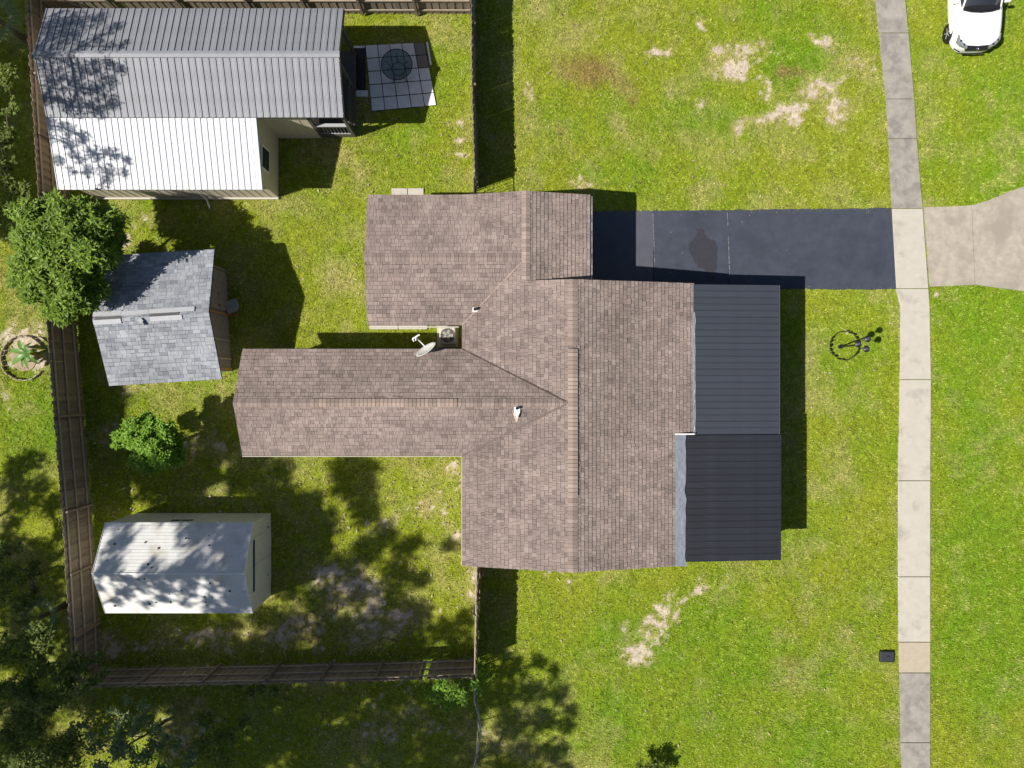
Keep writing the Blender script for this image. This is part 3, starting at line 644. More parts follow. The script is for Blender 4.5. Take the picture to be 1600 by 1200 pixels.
# mat, pavers, table
x0, y1 = w(554, 76); x1, y0 = w(571, 141)
b = MB(); b.b2((x0, y0, -.02), (x1, y1, .035)); tag(b.build('door_mat', M['black']), 'long black rubber mat between the porch and the patio', 'mat')
for i, (a, c, d, e) in enumerate(((553, 141.5, 575, 151), (553, 72, 570, 75.5))):
    x0, y1 = w(a, c); x1, y0 = w(d, e); b = MB(); b.b2((x0, y0, -.04), (x1, y1, .03)); tag(b.build('concrete_paver', M['paver']), ('loose pale paver at the south end of the black mat', 'narrow pale paver at the north end of the black mat')[i], 'paver')
pat = empty('patio', (*w(625, 119), 0), 'small patio of grey square concrete pavers with open dark joints', 'patio')
pc = w(625, 119); A = w(571, 71); Bq = w(663, 66); Cq = w(682, 165); Dq = w(581, 174)
PAVED.append(ccw([A, Bq, Cq, Dq]))
cu = [0, .205, .41, .615, .82, 1.0]; cv = [0, .2, .4, .6, .8, 1.0]
def bil(u, v): return ((A[0] * (1 - u) + Bq[0] * u) * (1 - v) + (Dq[0] * (1 - u) + Cq[0] * u) * v, (A[1] * (1 - u) + Bq[1] * u) * (1 - v) + (Dq[1] * (1 - u) + Cq[1] * u) * v)
for i in range(5):
    for j in range(5):
        u0, u1, v0, v1 = cu[i] + .006, cu[i + 1] - .006, cv[j] + .007, cv[j + 1] - .007
        br = i == 4 and j < 2
        pts = [bil(u0, v0), bil(u1, v0), bil(u1, v1), bil(u0, v1)]; a = random.uniform(-.012, .012); cx = sum(p[0] for p in pts) / 4; cy = sum(p[1] for p in pts) / 4
        pts = [(cx + (p[0] - cx) * math.cos(a) - (p[1] - cy) * math.sin(a) - pc[0], cy + (p[0] - cx) * math.sin(a) + (p[1] - cy) * math.cos(a) - pc[1]) for p in pts]
        b = MB(); b.prism(ccw(pts), -.06, .035 + random.uniform(-.006, .006)); bevel(b.build('paver', M['paverb' if br else 'paver'], pat), .006)
x0, y1 = w(664, 64); b = MB(); b.box((x0 + .16 - pc[0], y1 - .5 - pc[1], -.01), (.07, .9, .08), .17); b.build('kerb', M['paver'], pat)
b = MB(); b.prism(ccw([(bil(u, v)[0] - pc[0], bil(u, v)[1] - pc[1]) for u, v in ((0.003, .003), (.997, .003), (.997, .997), (.003, .997))]), -.1, .012); b.build('joint_bed', M['underlay'], pat)
tx, ty = P(620, 101, .72)
tb = empty('garden_table', (tx, ty, .036), 'round glass topped patio table with black metal ring and curled legs', 'table')
gl = bpy.data.materials.new('tinted_glass'); gl.use_nodes = True; N = gl.node_tree.nodes; L = gl.node_tree.links
tr = N.new('ShaderNodeBsdfTransparent'); tr.inputs[0].default_value = (.55, .62, .62, 1); mx = N.new('ShaderNodeMixShader'); gs = N.new('ShaderNodeBsdfGlossy'); gs.inputs['Roughness'].default_value = .05
mx.inputs[0].default_value = .05; L.new(tr.outputs[0], mx.inputs[1]); L.new(gs.outputs[0], mx.inputs[2]); L.new(mx.outputs[0], N['Material Output'].inputs[0])
def ring(r, z, t, seg=40): 
    b = MB(); b.tube([(r * math.cos(a), r * math.sin(a), z) for a in np.linspace(0, 2 * math.pi, seg + 1)], t, 6, False); return b
b = MB(); b.tube([(0, 0, .70), (0, 0, .708)], .56, 40); b.build('table_top', gl, tb)
ring(.585, .70, .02).build('rim', M['black'], tb); ring(.25, .33, .014).build('lower_ring', M['black'], tb)
for i in range(5):
    a = i * 2 * math.pi / 5 + .35; c, s = math.cos(a), math.sin(a); b = MB()
    b.tube([(.46 * c, .46 * s, .68), (.38 * c, .38 * s, .58), (.25 * c - .03 * s, .25 * s + .03 * c, .34), (.3 * c, .3 * s, .15), (.48 * c, .48 * s, .01)], .014, 6); b.build('leg', M['black'], tb)

# ================================================================ GREY SHED
gs_ = empty('grey_shed', (0, 0, 0), 'small weathered wooden shed with grey shingled roof half under the broad tree', 'shed')
SE, SW, NE = (-10.44, .18), (-14.49, -.07), (-10.71, 4.86); NW = (-14.76, 4.61)
e = Vector((SE[0] - SW[0], SE[1] - SW[1])).normalized(); up = Vector((NE[0] - SE[0], NE[1] - SE[1])).normalized(); half = (Vector(NE) - Vector(SE)).length / 2
mE = ((SE[0] + NE[0]) / 2, (SE[1] + NE[1]) / 2); mW = ((SW[0] + NW[0]) / 2, (SW[1] + NW[1]) / 2); gp_ = .8 / half
gr = MB(); sg = MB()
h1 = shingle_plane(sg, [[SW, SE, mE, mW]], (up.x, up.y), SW, 2.2, gp_, .145, .19, .018)
h2 = shingle_plane(sg, [[mW, mE, NE, NW]], (-up.x, -up.y), NW, 2.2, gp_, .145, .19, .018)
gr.prism([SW, SE, mE, mW], lambda x, y: h1(x, y) - .08, lambda x, y: h1(x, y) - .002); gr.prism([mW, mE, NE, NW], lambda x, y: h2(x, y) - .08, lambda x, y: h2(x, y) - .002)
gro = gr.build('roof', M['underlay'], gs_); sg.build('shingles', M['gshingle'], gro, kind='stuff')
rzs = math.atan2(e.y, e.x); Ls = (Vector(SE) - Vector(SW)).length
for (t0, t1, off, tilt) in ((0, .245, -.13, 0), (.24, .49, .13, 0), (.49, .77, -.13, 0), (.48, .88, .14, 0), (0, .25, .16, 0)):
    p = Vector(mW) + e * Ls * (t0 + t1) / 2 + up * off; b = MB(); ln = Ls * (t1 - t0) - .02
    sgn = -1 if off < 0 else 1; M3 = Matrix.Rotation(rzs, 3, 'Z') @ Matrix.Rotation(-sgn * math.atan(gp_), 3, 'X')
    b.box((p.x, p.y, 3.0 - abs(off) * gp_ + .045), (ln, .17, .012), M=M3); b.build('ridge_strip', M['gcap'], gro)
for t0, t1 in ((.02, .245), (.49, .745)):
    p = Vector(mW) + e * Ls * (t0 + t1) / 2; b = MB(); b.box((p.x, p.y, 3.018), (Ls * (t1 - t0), .09, .02), rzs); b.build('ridge_slot', M['black'], gro)
p = Vector(mW) + e * Ls * .43 - up * .22; b = MB(); b.box((p.x, p.y, 3.0), (.03, .22, .12), rzs + .3); b.box((p.x - .06, p.y + .05, 3.05), (.14, .14, .015), rzs + .7); b.build('roof_hook', M['greypaint'], gro)
ci = lambda a, u_, v_: (a[0] + e.x * u_ + up.x * v_, a[1] + e.y * u_ + up.y * v_)
wp = [ci(SW, .3, .35), ci(SE, -.5, .35), ci(NE, -.5, -.35), ci(NW, .3, -.35)]
b = MB(); b.prism(wp, 0, 2.17); b.build('wall', M['plywood'], gs_)
c0 = Vector(wp[1]); c1 = Vector(wp[2]); dv = (c1 - c0)
ang = math.atan2(dv.y, dv.x)
def onwall(t, z, ln, wd, ht, m, name, out=.02):
    p = c0 + dv * t + e * out; b = MB(); b.box((p.x, p.y, z), (ln, wd, ht), ang); return b.build(name, m, gs_)
onwall(.02, 1.1, .09, .05, 2.1, M['orange'], 'corner_board'); onwall(.55, 1.05, .08, .05, 2.05, M['orange'], 'door_frame'); onwall(.98, 1.1, .08, .05, 2.1, M['plywood'], 'corner_board')
onwall(.12, 1.0, .06, .06, 1.9, M['rail'], 'batten'); onwall(.30, 1.0, .05, .05, 1.9, M['rail'], 'batten'); onwall(.77, 1.0, 1.5, .04, 1.8, M['plywood'], 'door', .03)
b = MB(); p = c0 + dv * .55 + e * .35; b.box((p.x - .2, p.y, .04), (.5, .09, .06), rzs + .0); b.build('threshold', M['orange'], gs_)
p = c0 + dv * .62 + e * .06; b = MB(); b.box((p.x, p.y, 1.0), (.05, .12, .05), ang); b.build('handle', M['black'], gs_)
x, y = P(362, 479, .3)
b = MB(); pts = [(352.5, 471), (369, 466), (373.5, 479), (370, 486), (356, 490.5)]; b.prism(ccw([tuple(P(a, c, .3)) for a, c in pts]), .27, .31)
so_ = b.mesh('board', M['greypaint']); st_o = empty('pentagonal_board', (0, 0, 0), 'grey five-sided board on a block beside the grey shed wall', 'board'); put('board', so_, st_o)
b = MB(); b.box((x, y, .12), (.28, .3, .30), -.3); b.build('block', M['plywood'], st_o)

# ================================================================ WHITE SHED
ws = empty('white_shed', (0, 0, 0), 'pale metal garden shed with ribbed white gable roof under tree shade', 'shed')
bx0, bx1, by0, by1 = -14.68, -9.42, -8.27, -5.04; ymid = (by0 + by1) / 2; we, wr = 2.05, 2.86
wsl = (wr - we) / (by1 - ymid)
b = MB()
for s, ya in ((1, by0 - .03), (-1, by1 + .03)):
    n = 15; st_ = (ymid - ya) / n
    for i in range(n):
        y_a = ya + i * st_; y_b = y_a + st_
        z_a = wr - abs(y_a - ymid) * wsl; z_b = wr - abs(y_b - ymid) * wsl
        k = len(b.v)
        for x_ in (bx0 - .04, bx1 + .03):
            b.v += [(x_, y_a, z_a - .03), (x_, y_b, z_b - .03), (x_, y_b, z_b + .002), (x_, y_a, z_a + .014)]
        b.f += [(k, k + 1, k + 2, k + 3), (k + 7, k + 6, k + 5, k + 4), (k + 1, k + 5, k + 6, k + 2), (k + 2, k + 6, k + 7, k + 3), (k + 3, k + 7, k + 4, k), (k, k + 4, k + 5, k + 1)]
wro = b.build('roof', M['shedroof'], ws)
b = MB(); b.box(((bx0 + bx1) / 2, ymid, wr + .012), (bx1 - bx0 + .08, .07, .03)); b.build('ridge_trim', M['trim'], wro)
for x_ in (bx0 - .045, bx1 + .035):
    for s in (1, -1):
        b = MB(); yy = by1 + .03 if s > 0 else by0 - .03
        b.tube([(x_, yy, we - .005), (x_, ymid, wr + .01)], .018, 4); b.build('edge_trim', M['trim'], wro)
b = MB()
for _ in range(26):
    x_ = random.uniform(bx0 + .3, bx1 - .3); y_ = random.uniform(by0 + .2, by1 - .2); r = random.uniform(.012, .035)
    b.box((x_, y_, wr - abs(y_ - ymid) * wsl + .02), (r * 2, r * random.uniform(1, 2.5), .012), random.uniform(0, 3))
b.build('leaf_litter', M['underlay'], wro, kind='stuff')
b = MB(); b.b2((bx0, by0, 0), (bx1, by1, we - .02))
k = len(b.v); b.v += [(x_, y_, z_) for x_ in (bx0, bx1) for y_, z_ in ((by0, we - .02), (by1, we - .02), (ymid, wr - .03))]
b.f += [(k, k + 2, k + 1), (k + 3, k + 4, k + 5)]; b.build('wall', M['shedwall'], ws)
for i in range(16):
    y_ = by0 + .1 + i * .2; zt = wr - abs(y_ - ymid) * wsl - .06; b = MB(); b.b2((bx1, y_, .02), (bx1 + .012, y_ + .03, zt)); b.build('wall_rib', M['shedwall'], ws)
for i in range(26):
    x_ = bx0 + .1 + i * .2; b = MB(); b.b2((x_, by1, .02), (x_ + .03, by1 + .012, we - .03)); b.build('wall_rib', M['shedwall'], ws)
b = MB(); b.b2((bx1 + .012, -7.55, 1.87), (bx1 + .05, -5.68, 1.93)); b.build('door_track', mat('navy_track', (.02, .025, .06), .5), ws)
b = MB(); b.b2((bx1 + .012, -7.6, .05), (bx1 + .03, -6.62, 1.86)); b.b2((bx1 + .012, -6.60, .05), (bx1 + .03, -5.62, 1.86)); b.build('door', M['shedwall'], ws)
for a, c in ((-12.55, -12.25), (-12.2, -11.75)):
    b = MB(); b.b2((a, by1 + .012, 1.5), (c, by1 + .03, 1.62)); b.build('window', M['glass'], ws)
for x_, y_ in ((bx1 + .03, by0 + .9), (bx1 + .03, by1 - .5)):
    b = MB(); b.b2((x_ - .02, y_, .4), (x_ + .03, y_ + .08, .46)); b.build('hinge', M['greypaint'], ws)

# ================================================================ FENCES
pk = []
for v_ in range(4):
    b = MB(); hh = 1.80 + v_ * .015; wv = .150
    b.v = [(-wv / 2, -.009, 0), (wv / 2, -.009, 0), (wv / 2, -.009, hh - .04), (wv / 2 - .03, -.009, hh), (-wv / 2 + .03, -.009, hh), (-wv / 2, -.009, hh - .04)]
    b.v += [(x, .009, z) for x, y, z in b.v]; b.f = [(5, 4, 3, 2, 1, 0), (6, 7, 8, 9, 10, 11)] + [(i, (i + 1) % 6, 6 + (i + 1) % 6, 6 + i) for i in range(6)]
    pk.append(b.mesh('picket', M['picket']))
def fence(label, pts, side_, step=.145, drop=0, rails=(.32, 1.0, 1.62), top_rail=None, postoff=None):
    """side_: +1 puts rails and posts left of the walking direction"""
    f = empty('wooden_fence', (*pts[0], 0), label, 'fence', 'weathered picket fences around the back yard')
    ox, oy = pts[0]; run = 0
    for (a, c) in zip(pts, pts[1:]):
        a = Vector(a); c = Vector(c); d = c - a; L = d.length; u = d / L; nrm = Vector((-u.y, u.x)) * side_; rz = math.atan2(u.y, u.x)
        n = max(1, round(L / step))
        for i in range(n):
            if random.random() < drop: continue
            p = a + d * ((i + .5) / n) + nrm * (.0098 if i % 2 else -.0098)
            put('picket', random.choice(pk), f, (p.x - ox, p.y - oy, random.uniform(-.02, .03)), (random.uniform(-.004, .004), random.uniform(-.004, .004), rz + random.uniform(-.015, .015)))
        m = max(1, round(L / 2.4))
        for i in range(m):
            a2 = a + d * (i / m); c2 = a + d * ((i + 1) / m); mid = (a2 + c2) / 2 + nrm * .042
            for z in rails:
                b = MB(); b.box((0, 0, 0), ((c2 - a2).length - .01, .038, .085)); b.build('rail', M['rail'], f, loc=(mid.x - ox, mid.y - oy, z), rot=(0, random.uniform(-.008, .008), rz))
            p = a2 + nrm * .095; b = MB(); b.box((0, 0, .9), (.08, .08, 1.65)); b.build('post', M['picket'], f, loc=(p.x - ox, p.y - oy, 0), rot=(0, 0, rz))
    return f
fence('long leaning picket fence along the left side of the yard', [(-17.9, 15.8), (-17.3, 7), (-17.0, 2.3), (-16.73, -1.2), (-16.43, -4.7), (-16.15, -9.3), (-16.1, -11.0)], 1)
fence('picket fence along the bottom of the yard with gaps between boards', [(-16.02, -11.1), (-9, -10.95), (-5, -10.85), (-1.42, -10.72)], 1, .158, .03)
fence('picket fence behind the metal roofed building along the top edge', [(-17.8, 14.50), (-10, 14.48), (-1.6, 14.47)], -1, .15)
fence('narrow seen edge-on fence from the top edge down to the garage wing', [(-1.50, 15.5), (-1.46, 11), (-1.36, 7.6)], 1)
fence('short edge-on fence from the house down to the yard corner', [(-1.26, -6.3), (-1.30, -8.5), (-1.34, -10.7)], -1)
g = empty('metal_gate', (-1.38, 7.05, 0), 'narrow dark metal gate between the edge-on fence and the garage wing', 'gate')
b = MB(); b.tube([(0, .5, 0), (0, .5, 1.75), (0, -.3, 1.75), (0, -.3, 0)], .025, 6); b.build('gate_frame', M['black'], g)
for i in range(6):
    b = MB(); b.tube([(0, -.2 + i * .11, .1), (0, -.2 + i * .11, 1.73)], .012, 5); b.build('bar', M['black'], g)
x, y = w(757, 895); b = MB(); b.tube([(x - .02, y + .30, .02), (x - .22, y - .55, 1.2)], .03, 5)
tag(b.build('leaning_board', M['orange']), 'thin brown board leaning on the fence in its shade', 'board')
# chain link fence running south from the yard corner
cl = empty('chain_link_fence', (-1.4, -10.9, 0), 'sagging chain link fence with bent top rail below the yard corner', 'fence')
tp = [P(745, 1062, 1.2), P(741, 1080, 1.2), P(741, 1096, 1.15), P(751, 1132, 1.05), P(751, 1150, 1.1), P(744, 1185, 1.15), P(735, 1215, 1.2), P(734, 1300, 1.2)]
zz = [1.2, 1.2, 1.15, 1.05, 1.1, 1.15, 1.2, 1.2]
top = [(a + 1.4, c + 10.9, z) for (a, c), z in zip(tp, zz)]
b = MB(); b.tube(top, .018, 6); b.build('top_rail', mat('galvanised_tube', (.45, .45, .46), .4, metal=.6), cl)
bot_ = [(P(744, 1060, 0)[0] + 1.45, t[1], .03) for t in top]
for i in (0, 2, 4, 6, 7):
    t = top[i]; b = MB(); b.tube([(bot_[i][0], t[1], 0), (t[0], t[1], t[2])], .022, 6); b.build('post', M['greypaint'], cl)
b = MB()
for i in range(len(top) - 1):
    A_, B_, C_, D_ = map(Vector, (top[i], top[i + 1], bot_[i], bot_[i + 1])); n = max(2, int((B_ - A_).length / .09))
    for k in range(n):
        t = k / n; s = (k + 6) / n
        for fl in (0, 1):
            q0 = A_.lerp(B_, t); s_ = min(1, s) ; fr = (s_ - t) / (s - t); q1 = A_.lerp(B_, s_).lerp(C_.lerp(D_, s_), fr)
            if fl: q0, q1 = C_.lerp(D_, t), C_.lerp(D_, s_).lerp(A_.lerp(B_, s_), fr)
            b.tube([q0, q1], .0035, 3, False)
b.build('wire_mesh', M['greypaint'], cl, kind='stuff')

# ================================================================ LAWN LAMP, RING, METER LID
lx, ly = w(1312, 542)
lp = empty('lawn_lamp', (lx, ly, 0), 'black three headed garden lamp post standing inside a dark edging ring', 'lamp')
b = MB(); b.tube([(0, 0, -.05), (0, 0, 1.42)], .032, 8); b.tube([(0, 0, 0), (0, 0, .10)], .08, 10); b.build('post', M['black'], lp)
for (hx, hy, hz_) in ((-.02, .03, 1.55), (.38, .22, 1.45), (.33, -.15, 1.45)):
    b = MB(); b.tube([(0, 0, 1.25), (hx * .5, hy * .5, 1.18), (hx, hy, hz_ - .16)], .012, 6); b.build('arm', M['black'], lp)
    b = MB(); b.tube([(hx, hy, hz_ - .16), (hx, hy, hz_ - .02)], [.06, .105], 12); b.tube([(hx, hy, hz_ - .02), (hx, hy, hz_), (hx, hy, hz_ + .05)], [.13, .12, .04], 12); hd = b.build('lamp_head', M['black'], lp)
    b = MB(); b.tube([(hx, hy, hz_ + .05), (hx, hy, hz_ + .062)], [.055, .05], 12); b.build('solar_panel', mat('solar_cell', (.12, .13, .17), .2, metal=.4), hd)
er = empty('edging_ring', (*w(1319, 540), 0), 'ring of short black scalloped garden edging lying around the lamp post', 'garden edging')
for i in range(22):
    a = 2 * math.pi * i / 22; r = .56 + random.uniform(-.02, .02); b = MB(); b.box((0, 0, .04), (.13, .02, .10)); b.box((0, 0, .10), (.07, .028, .03))
    b.build('edging_piece', M['black'], er, loc=(r * math.cos(a), r * math.sin(a), random.uniform(-.01, .02)), rot=(random.uniform(-.2, .2), 0, a + math.pi / 2 + random.uniform(-.15, .15)))
ml = empty('utility_lid', (*w(1385, 1025), 0), 'black rectangular utility box lid set in the lawn near the sidewalk', 'utility cover', rz=-.02)
b = MB(); b.box((0, 0, .02), (.57, .44, .10)); bevel(b.build('frame', M['black'], ml), .02)
b = MB(); b.box((0, 0, .075), (.50, .37, .02)); bevel(b.build('lid', mat('dark_lid', (.035, .038, .045), .5, .15, 6), ml), .008)
b = MB(); b.box((.03, .02, .087), (.12, .03, .008)); b.build('handle_slot', M['black'], ml)

# ================================================================ CAR
cx, cy = 17.72, 12.78
car = empty('parked_car', (cx, cy, 0), 'white hatchback parked on the grass at the top right, nose towards the viewer bottom', 'car', rz=R(1.5))
# stations back from the nose: y, half width low, half width shoulder, z shoulder, z centre-top
ST_ = [(-0.00, .42, .34, .58, .62), (.06, .62, .55, .66, .70), (.20, .80, .70, .74, .80), (.42, .885, .78, .82, .88), (.75, .90, .82, .88, .95), (1.15, .90, .83, .93, 1.0), (1.45, .90, .84, .96, 1.03), (2.2, .905, .84, .98, 1.03), (3.2, .905, .84, 1.0, 1.04), (3.9, .88, .80, 1.0, 1.04), (4.2, .80, .70, .92, .95), (4.28, .68, .6, .7, .74)]
b = MB()
for (yy, wl_, wsx, zs, zt) in ST_:
    prof = [(0, .22), (wl_ * .92, .22), (wl_, .38), (wl_, .60 * zs + .1), (wl_ - .01, zs - .08), (wsx, zs), (wsx * .72, zt - .025), (wsx * .36, zt - .005), (0, zt)]
    row = [(x_, yy, z_) for x_, z_ in prof] + [(-x_, yy, z_) for x_, z_ in reversed(prof[1:-1])]; b.v += row
n = 16
for i in range(len(ST_) - 1):
    for k in range(n): a0 = i * n + k; a1 = i * n + (k + 1) % n; b.f.append((a0, a1, a1 + n, a0 + n))
b.f += [tuple(range(n - 1, -1, -1)), tuple((len(ST_) - 1) * n + k for k in range(n))]
bo = b.build('body', M['carwhite'], car, smooth=True); m_ = bo.modifiers.new('s', 'SUBSURF'); m_.levels = 2; m_.render_levels = 2
# wheel arches: cut with dark wells
for s in (-1, 1):
    for yy in (.78, 3.35):
        b = MB(); b.tube([(s * .70, yy, .33), (s * .893, yy, .33)], .35, 28); ar = b.build('wheel_arch', M['black'], car)
        wh = MB(); wh.tube([(s * .70, yy, .315), (s * .80, yy, .315), (s * .862, yy, .315), (s * .876, yy, .315)], [.30, .305, .30, .275], 32); wo = wh.build('wheel', M['tyre'], car)
        rm = MB(); rm.tube([(s * .865, yy, .315), (s * .879, yy, .315)], .2, 24); rm.build('rim', M['black'], wo)
        sp = MB()
        for i in range(5):
            a = i * 2 * math.pi / 5; sp.tube([(s * .884, yy, .315), (s * .884, yy + .19 * math.cos(a), .315 + .19 * math.sin(a))], .02, 5)
        sp.build('spokes', M['greypaint'], wo)
# cabin
cab = [(1.42, .70, 1.01, .70, 1.02), (1.75, .74, 1.25, .6, 1.28), (2.15, .74, 1.44, .56, 1.48), (2.7, .74, 1.47, .58, 1.52), (3.4, .73, 1.44, .56, 1.49), (3.9, .70, 1.25, .55, 1.3), (4.12, .68, 1.0, .6, 1.02)]
b = MB()
for (yy, w0, zs, w1, zt) in cab: b.v += [(-w0 - .04, yy, .98), (-w1, yy, zs), (0, yy, zt), (w1, yy, zs), (w0 + .04, yy, .98)]
for i in range(len(cab) - 1):
    for k in range(4): a0 = i * 5 + k; b.f.append((a0, a0 + 1, a0 + 6, a0 + 5))
gh = b.build('windows', M['glass'], car, smooth=True)
b = MB(); RF = [(2.12, .60, 1.475), (2.7, .62, 1.515), (3.4, .60, 1.485), (3.75, .57, 1.38)]
for yy, ww, z_ in RF: b.v += [(-ww, yy, z_ - .03), (-ww * .5, yy, z_ + .01), (0, yy, z_ + .02), (ww * .5, yy, z_ + .01), (ww, yy, z_ - .03)]
for i in range(3):
    for k in range(4): a0 = i * 5 + k; b.f.append((a0, a0 + 1, a0 + 6, a0 + 5))
o = b.build('roof_panel', M['carwhite'], car, smooth=True); m_ = o.modifiers.new('t', 'SOLIDIFY'); m_.thickness = .03
for s in (-1, 1):
    b = MB(); b.tube([(s * .72, 1.34, .985), (s * .68, 1.75, 1.24), (s * .60, 2.14, 1.46)], .035, 6); b.build('pillar', M['carwhite'], car, smooth=True)
    b = MB(); b.box((s * .98, 1.62, 1.02), (.20, .11, .13)); bevel(b.build('mirror', M['carwhite'], car), .03, 3)
    # headlight: wedge wrapping the corner
    b = MB(); pts = [(s * .40, -.0), (s * .66, .10), (s * .80, .26), (s * .80, .48), (s * .72, .30), (s * .52, .15), (s * .42, .10)]
    b.prism(ccw(pts), lambda x_, y_: .66, lambda x_, y_: .735 + .36 * y_ - .06 * max(0, abs(x_) - .6)); hl = b.build('headlight', M['lens'], car)
    b = MB(); b.tube([(s * .55, .12, .76), (s * .55, .12, .80)], .045, 12); b.tube([(s * .70, .25, .80), (s * .70, .25, .85)], .04, 12); b.build('bulb', M['chrome'], hl)
    b = MB(); b.tube([(s * .52, .0, .45), (s * .74, .13, .45)], .022, 5); b.build('fog_slot', M['black'], car)
    b = MB(); b.tube([(s * .35, .98, .0), (s * .70, 1.30, .0)], .012, 5)
cw = MB(); cw.prism(ccw([(-.72, 1.40), (-.66, 1.30), (-.38, 1.22), (0, 1.19), (.38, 1.22), (.66, 1.30), (.72, 1.40), (.4, 1.46), (-.4, 1.46)]), .96, lambda x_, y_: 1.055 + (y_ - 1.2) * .10 - .05 * abs(x_)); cw.build('cowl', M['black'], car)
b = MB(); b.prism(ccw([(-.40, -.035), (.40, -.035), (.42, .10), (0, .075), (-.42, .10)]), .58, lambda x_, y_: .70 + .6 * max(y_, 0)); b.build('grille', M['black'], car)
em = ring(.05, 0, .010, 16); em.tube([(-.045, 0, 0), (.045, 0, 0)], .010, 5); em.tube([(0, -.045, 0), (0, .045, 0)], .008, 5); em.build('emblem', M['chrome'], car, loc=(0, -.01, .715))
b = MB(); b.tube([(-.42, -.035, .36), (0, -.055, .36), (.42, -.035, .36)], .03, 6); b.build('bumper_slot', M['black'], car)
for s in (-1, 1):
    b = MB(); b.tube([(s * .1, 1.27, 1.04), (s * .55, 1.34, 1.06)], .010, 5); b.build('wiper', M['black'], car)

# ================================================================ TREES
def leaves(cl_, mt, nper, ls, aspect=.42, flat=.35, ros=1, seedv=0):
    """many small folded leaves through the clump volumes; cl_: (x,y,z,r,[squash])"""
    r_ = np.random.default_rng(seedv + 100); V = []
    for c in cl_:
        x, y, z, r = c[:4]; sq = c[4] if len(c) > 4 else .7
        n = int(nper * (r ** 2)); d = r_.normal(size=(n, 3)); d /= np.linalg.norm(d, axis=1)[:, None]
        rad = r * (r_.random(n) ** .42) * (1 + .25 * (r_.random(n) - .5)); lump = 1 + .22 * np.sin(d[:, 0] * 5 + x) * np.cos(d[:, 1] * 6 + y)
        p = np.array([x, y, z]) + d * (rad * lump)[:, None] * np.array([1, 1, sq])
        for k in range(ros):
            a = r_.random(n) * 2 * math.pi; el = (r_.random(n) - .45) * 1.6 * flat + .05
            u = np.stack([np.cos(a) * np.cos(el), np.sin(a) * np.cos(el), np.sin(el)], 1)
            sd = np.stack([-np.sin(a), np.cos(a), (r_.random(n) - .5) * 1.3], 1); sd /= np.linalg.norm(sd, axis=1)[:, None]
            l = ls * (.6 + .8 * r_.random(n))[:, None]; hw = l * aspect / 2
            dp = np.array([0, 0, -.12]) * l
            V.append(np.stack([p, p + u * l * .45 + sd * hw, p + u * l + dp, p + u * l * .45 - sd * hw], 1))
    V = np.concatenate(V).reshape(-1, 3); n = len(V) // 4
    me_ = bpy.data.meshes.new('crown'); me_.vertices.add(len(V)); me_.vertices.foreach_set('co', V.ravel())
    me_.loops.add(len(V)); me_.loops.foreach_set('vertex_index', np.arange(len(V))); me_.polygons.add(n); me_.polygons.foreach_set('loop_start', np.arange(0, len(V), 4))
    me_.update(calc_edges=True); me_.materials.append(mt); return me_
def tree(name, label, cat, base, clumps, mt, nper, ls, tr, group=None, aspect=.42, ros=1, seedv=0, flat=.5, fork=.45):
    ox, oy = base; t = empty(name, (ox, oy, 0), label, cat, group)
    cs = [(c[0] - ox, c[1] - oy, *c[2:]) for c in clumps]
    put('crown', leaves(cs, mt, nper, ls, aspect, flat, ros, seedv), t)
    b = MB(); zc = sum(c[2] for c in cs) / len(cs); mx_ = sum(c[0] for c in cs) / len(cs); my_ = sum(c[1] for c in cs) / len(cs)
    fk = Vector((mx_ * .25, my_ * .25, zc * fork)); b.tube([(0, 0, -.1), (fk.x * .3, fk.y * .3, fk.z * .5), tuple(fk)], [tr * 1.3, tr, tr * .8], 9)
    rr = random.Random(seedv)
    nodes = [fk]; par = [-1]; todo = [Vector((c[0], c[1], c[2] - c[3] * .3)) for c in cs]
    while todo:
        bi = min(((q - nd).length + .35 * (nd - fk).length, i, j) for i, q in enumerate(todo) for j, nd in enumerate(nodes)); q = todo.pop(bi[1]); nodes.append(q); par.append(bi[2])
    load = [1] * len(nodes)
    for i in range(len(nodes) - 1, 0, -1): load[par[i]] += load[i]
    for i in range(1, len(nodes)):
        p0, p1 = nodes[par[i]], nodes[i]; ra = tr * .75 * math.sqrt(min(1, load[i] / len(nodes))) ; d_ = (p1 - p0).length * .09
        m1 = p0.lerp(p1, .5) + Vector((rr.uniform(-1, 1), rr.uniform(-1, 1), rr.uniform(0, 1))) * d_
        b.tube([p0, m1, p1], [ra, ra * .8, ra * .55], 6)
    b.build('trunk', M['bark'], t, smooth=True); return t
def shade(px, py, r, h, zr=0, j=0):
    """crown clump at height h whose sun shadow falls at photo position px, py on height zr"""
    x, y = P(px, py, zr); return (x - (h - zr) * SX, y - (h - zr) * SY, h, r * (H - zr) / F)
def sub(cs, k, f, seed):
    q = random.Random(seed); o = []
    for x, y, h, r in cs:
        for _ in range(k):
            a = q.uniform(0, 6.283); t = q.uniform(.25, 1.0); zz_ = q.uniform(-.25, .75)
            o.append((x + math.cos(a) * r * t, y + math.sin(a) * r * t, h + zz_ * r * .8, r * f * q.uniform(.7, 1.25)))
    return o
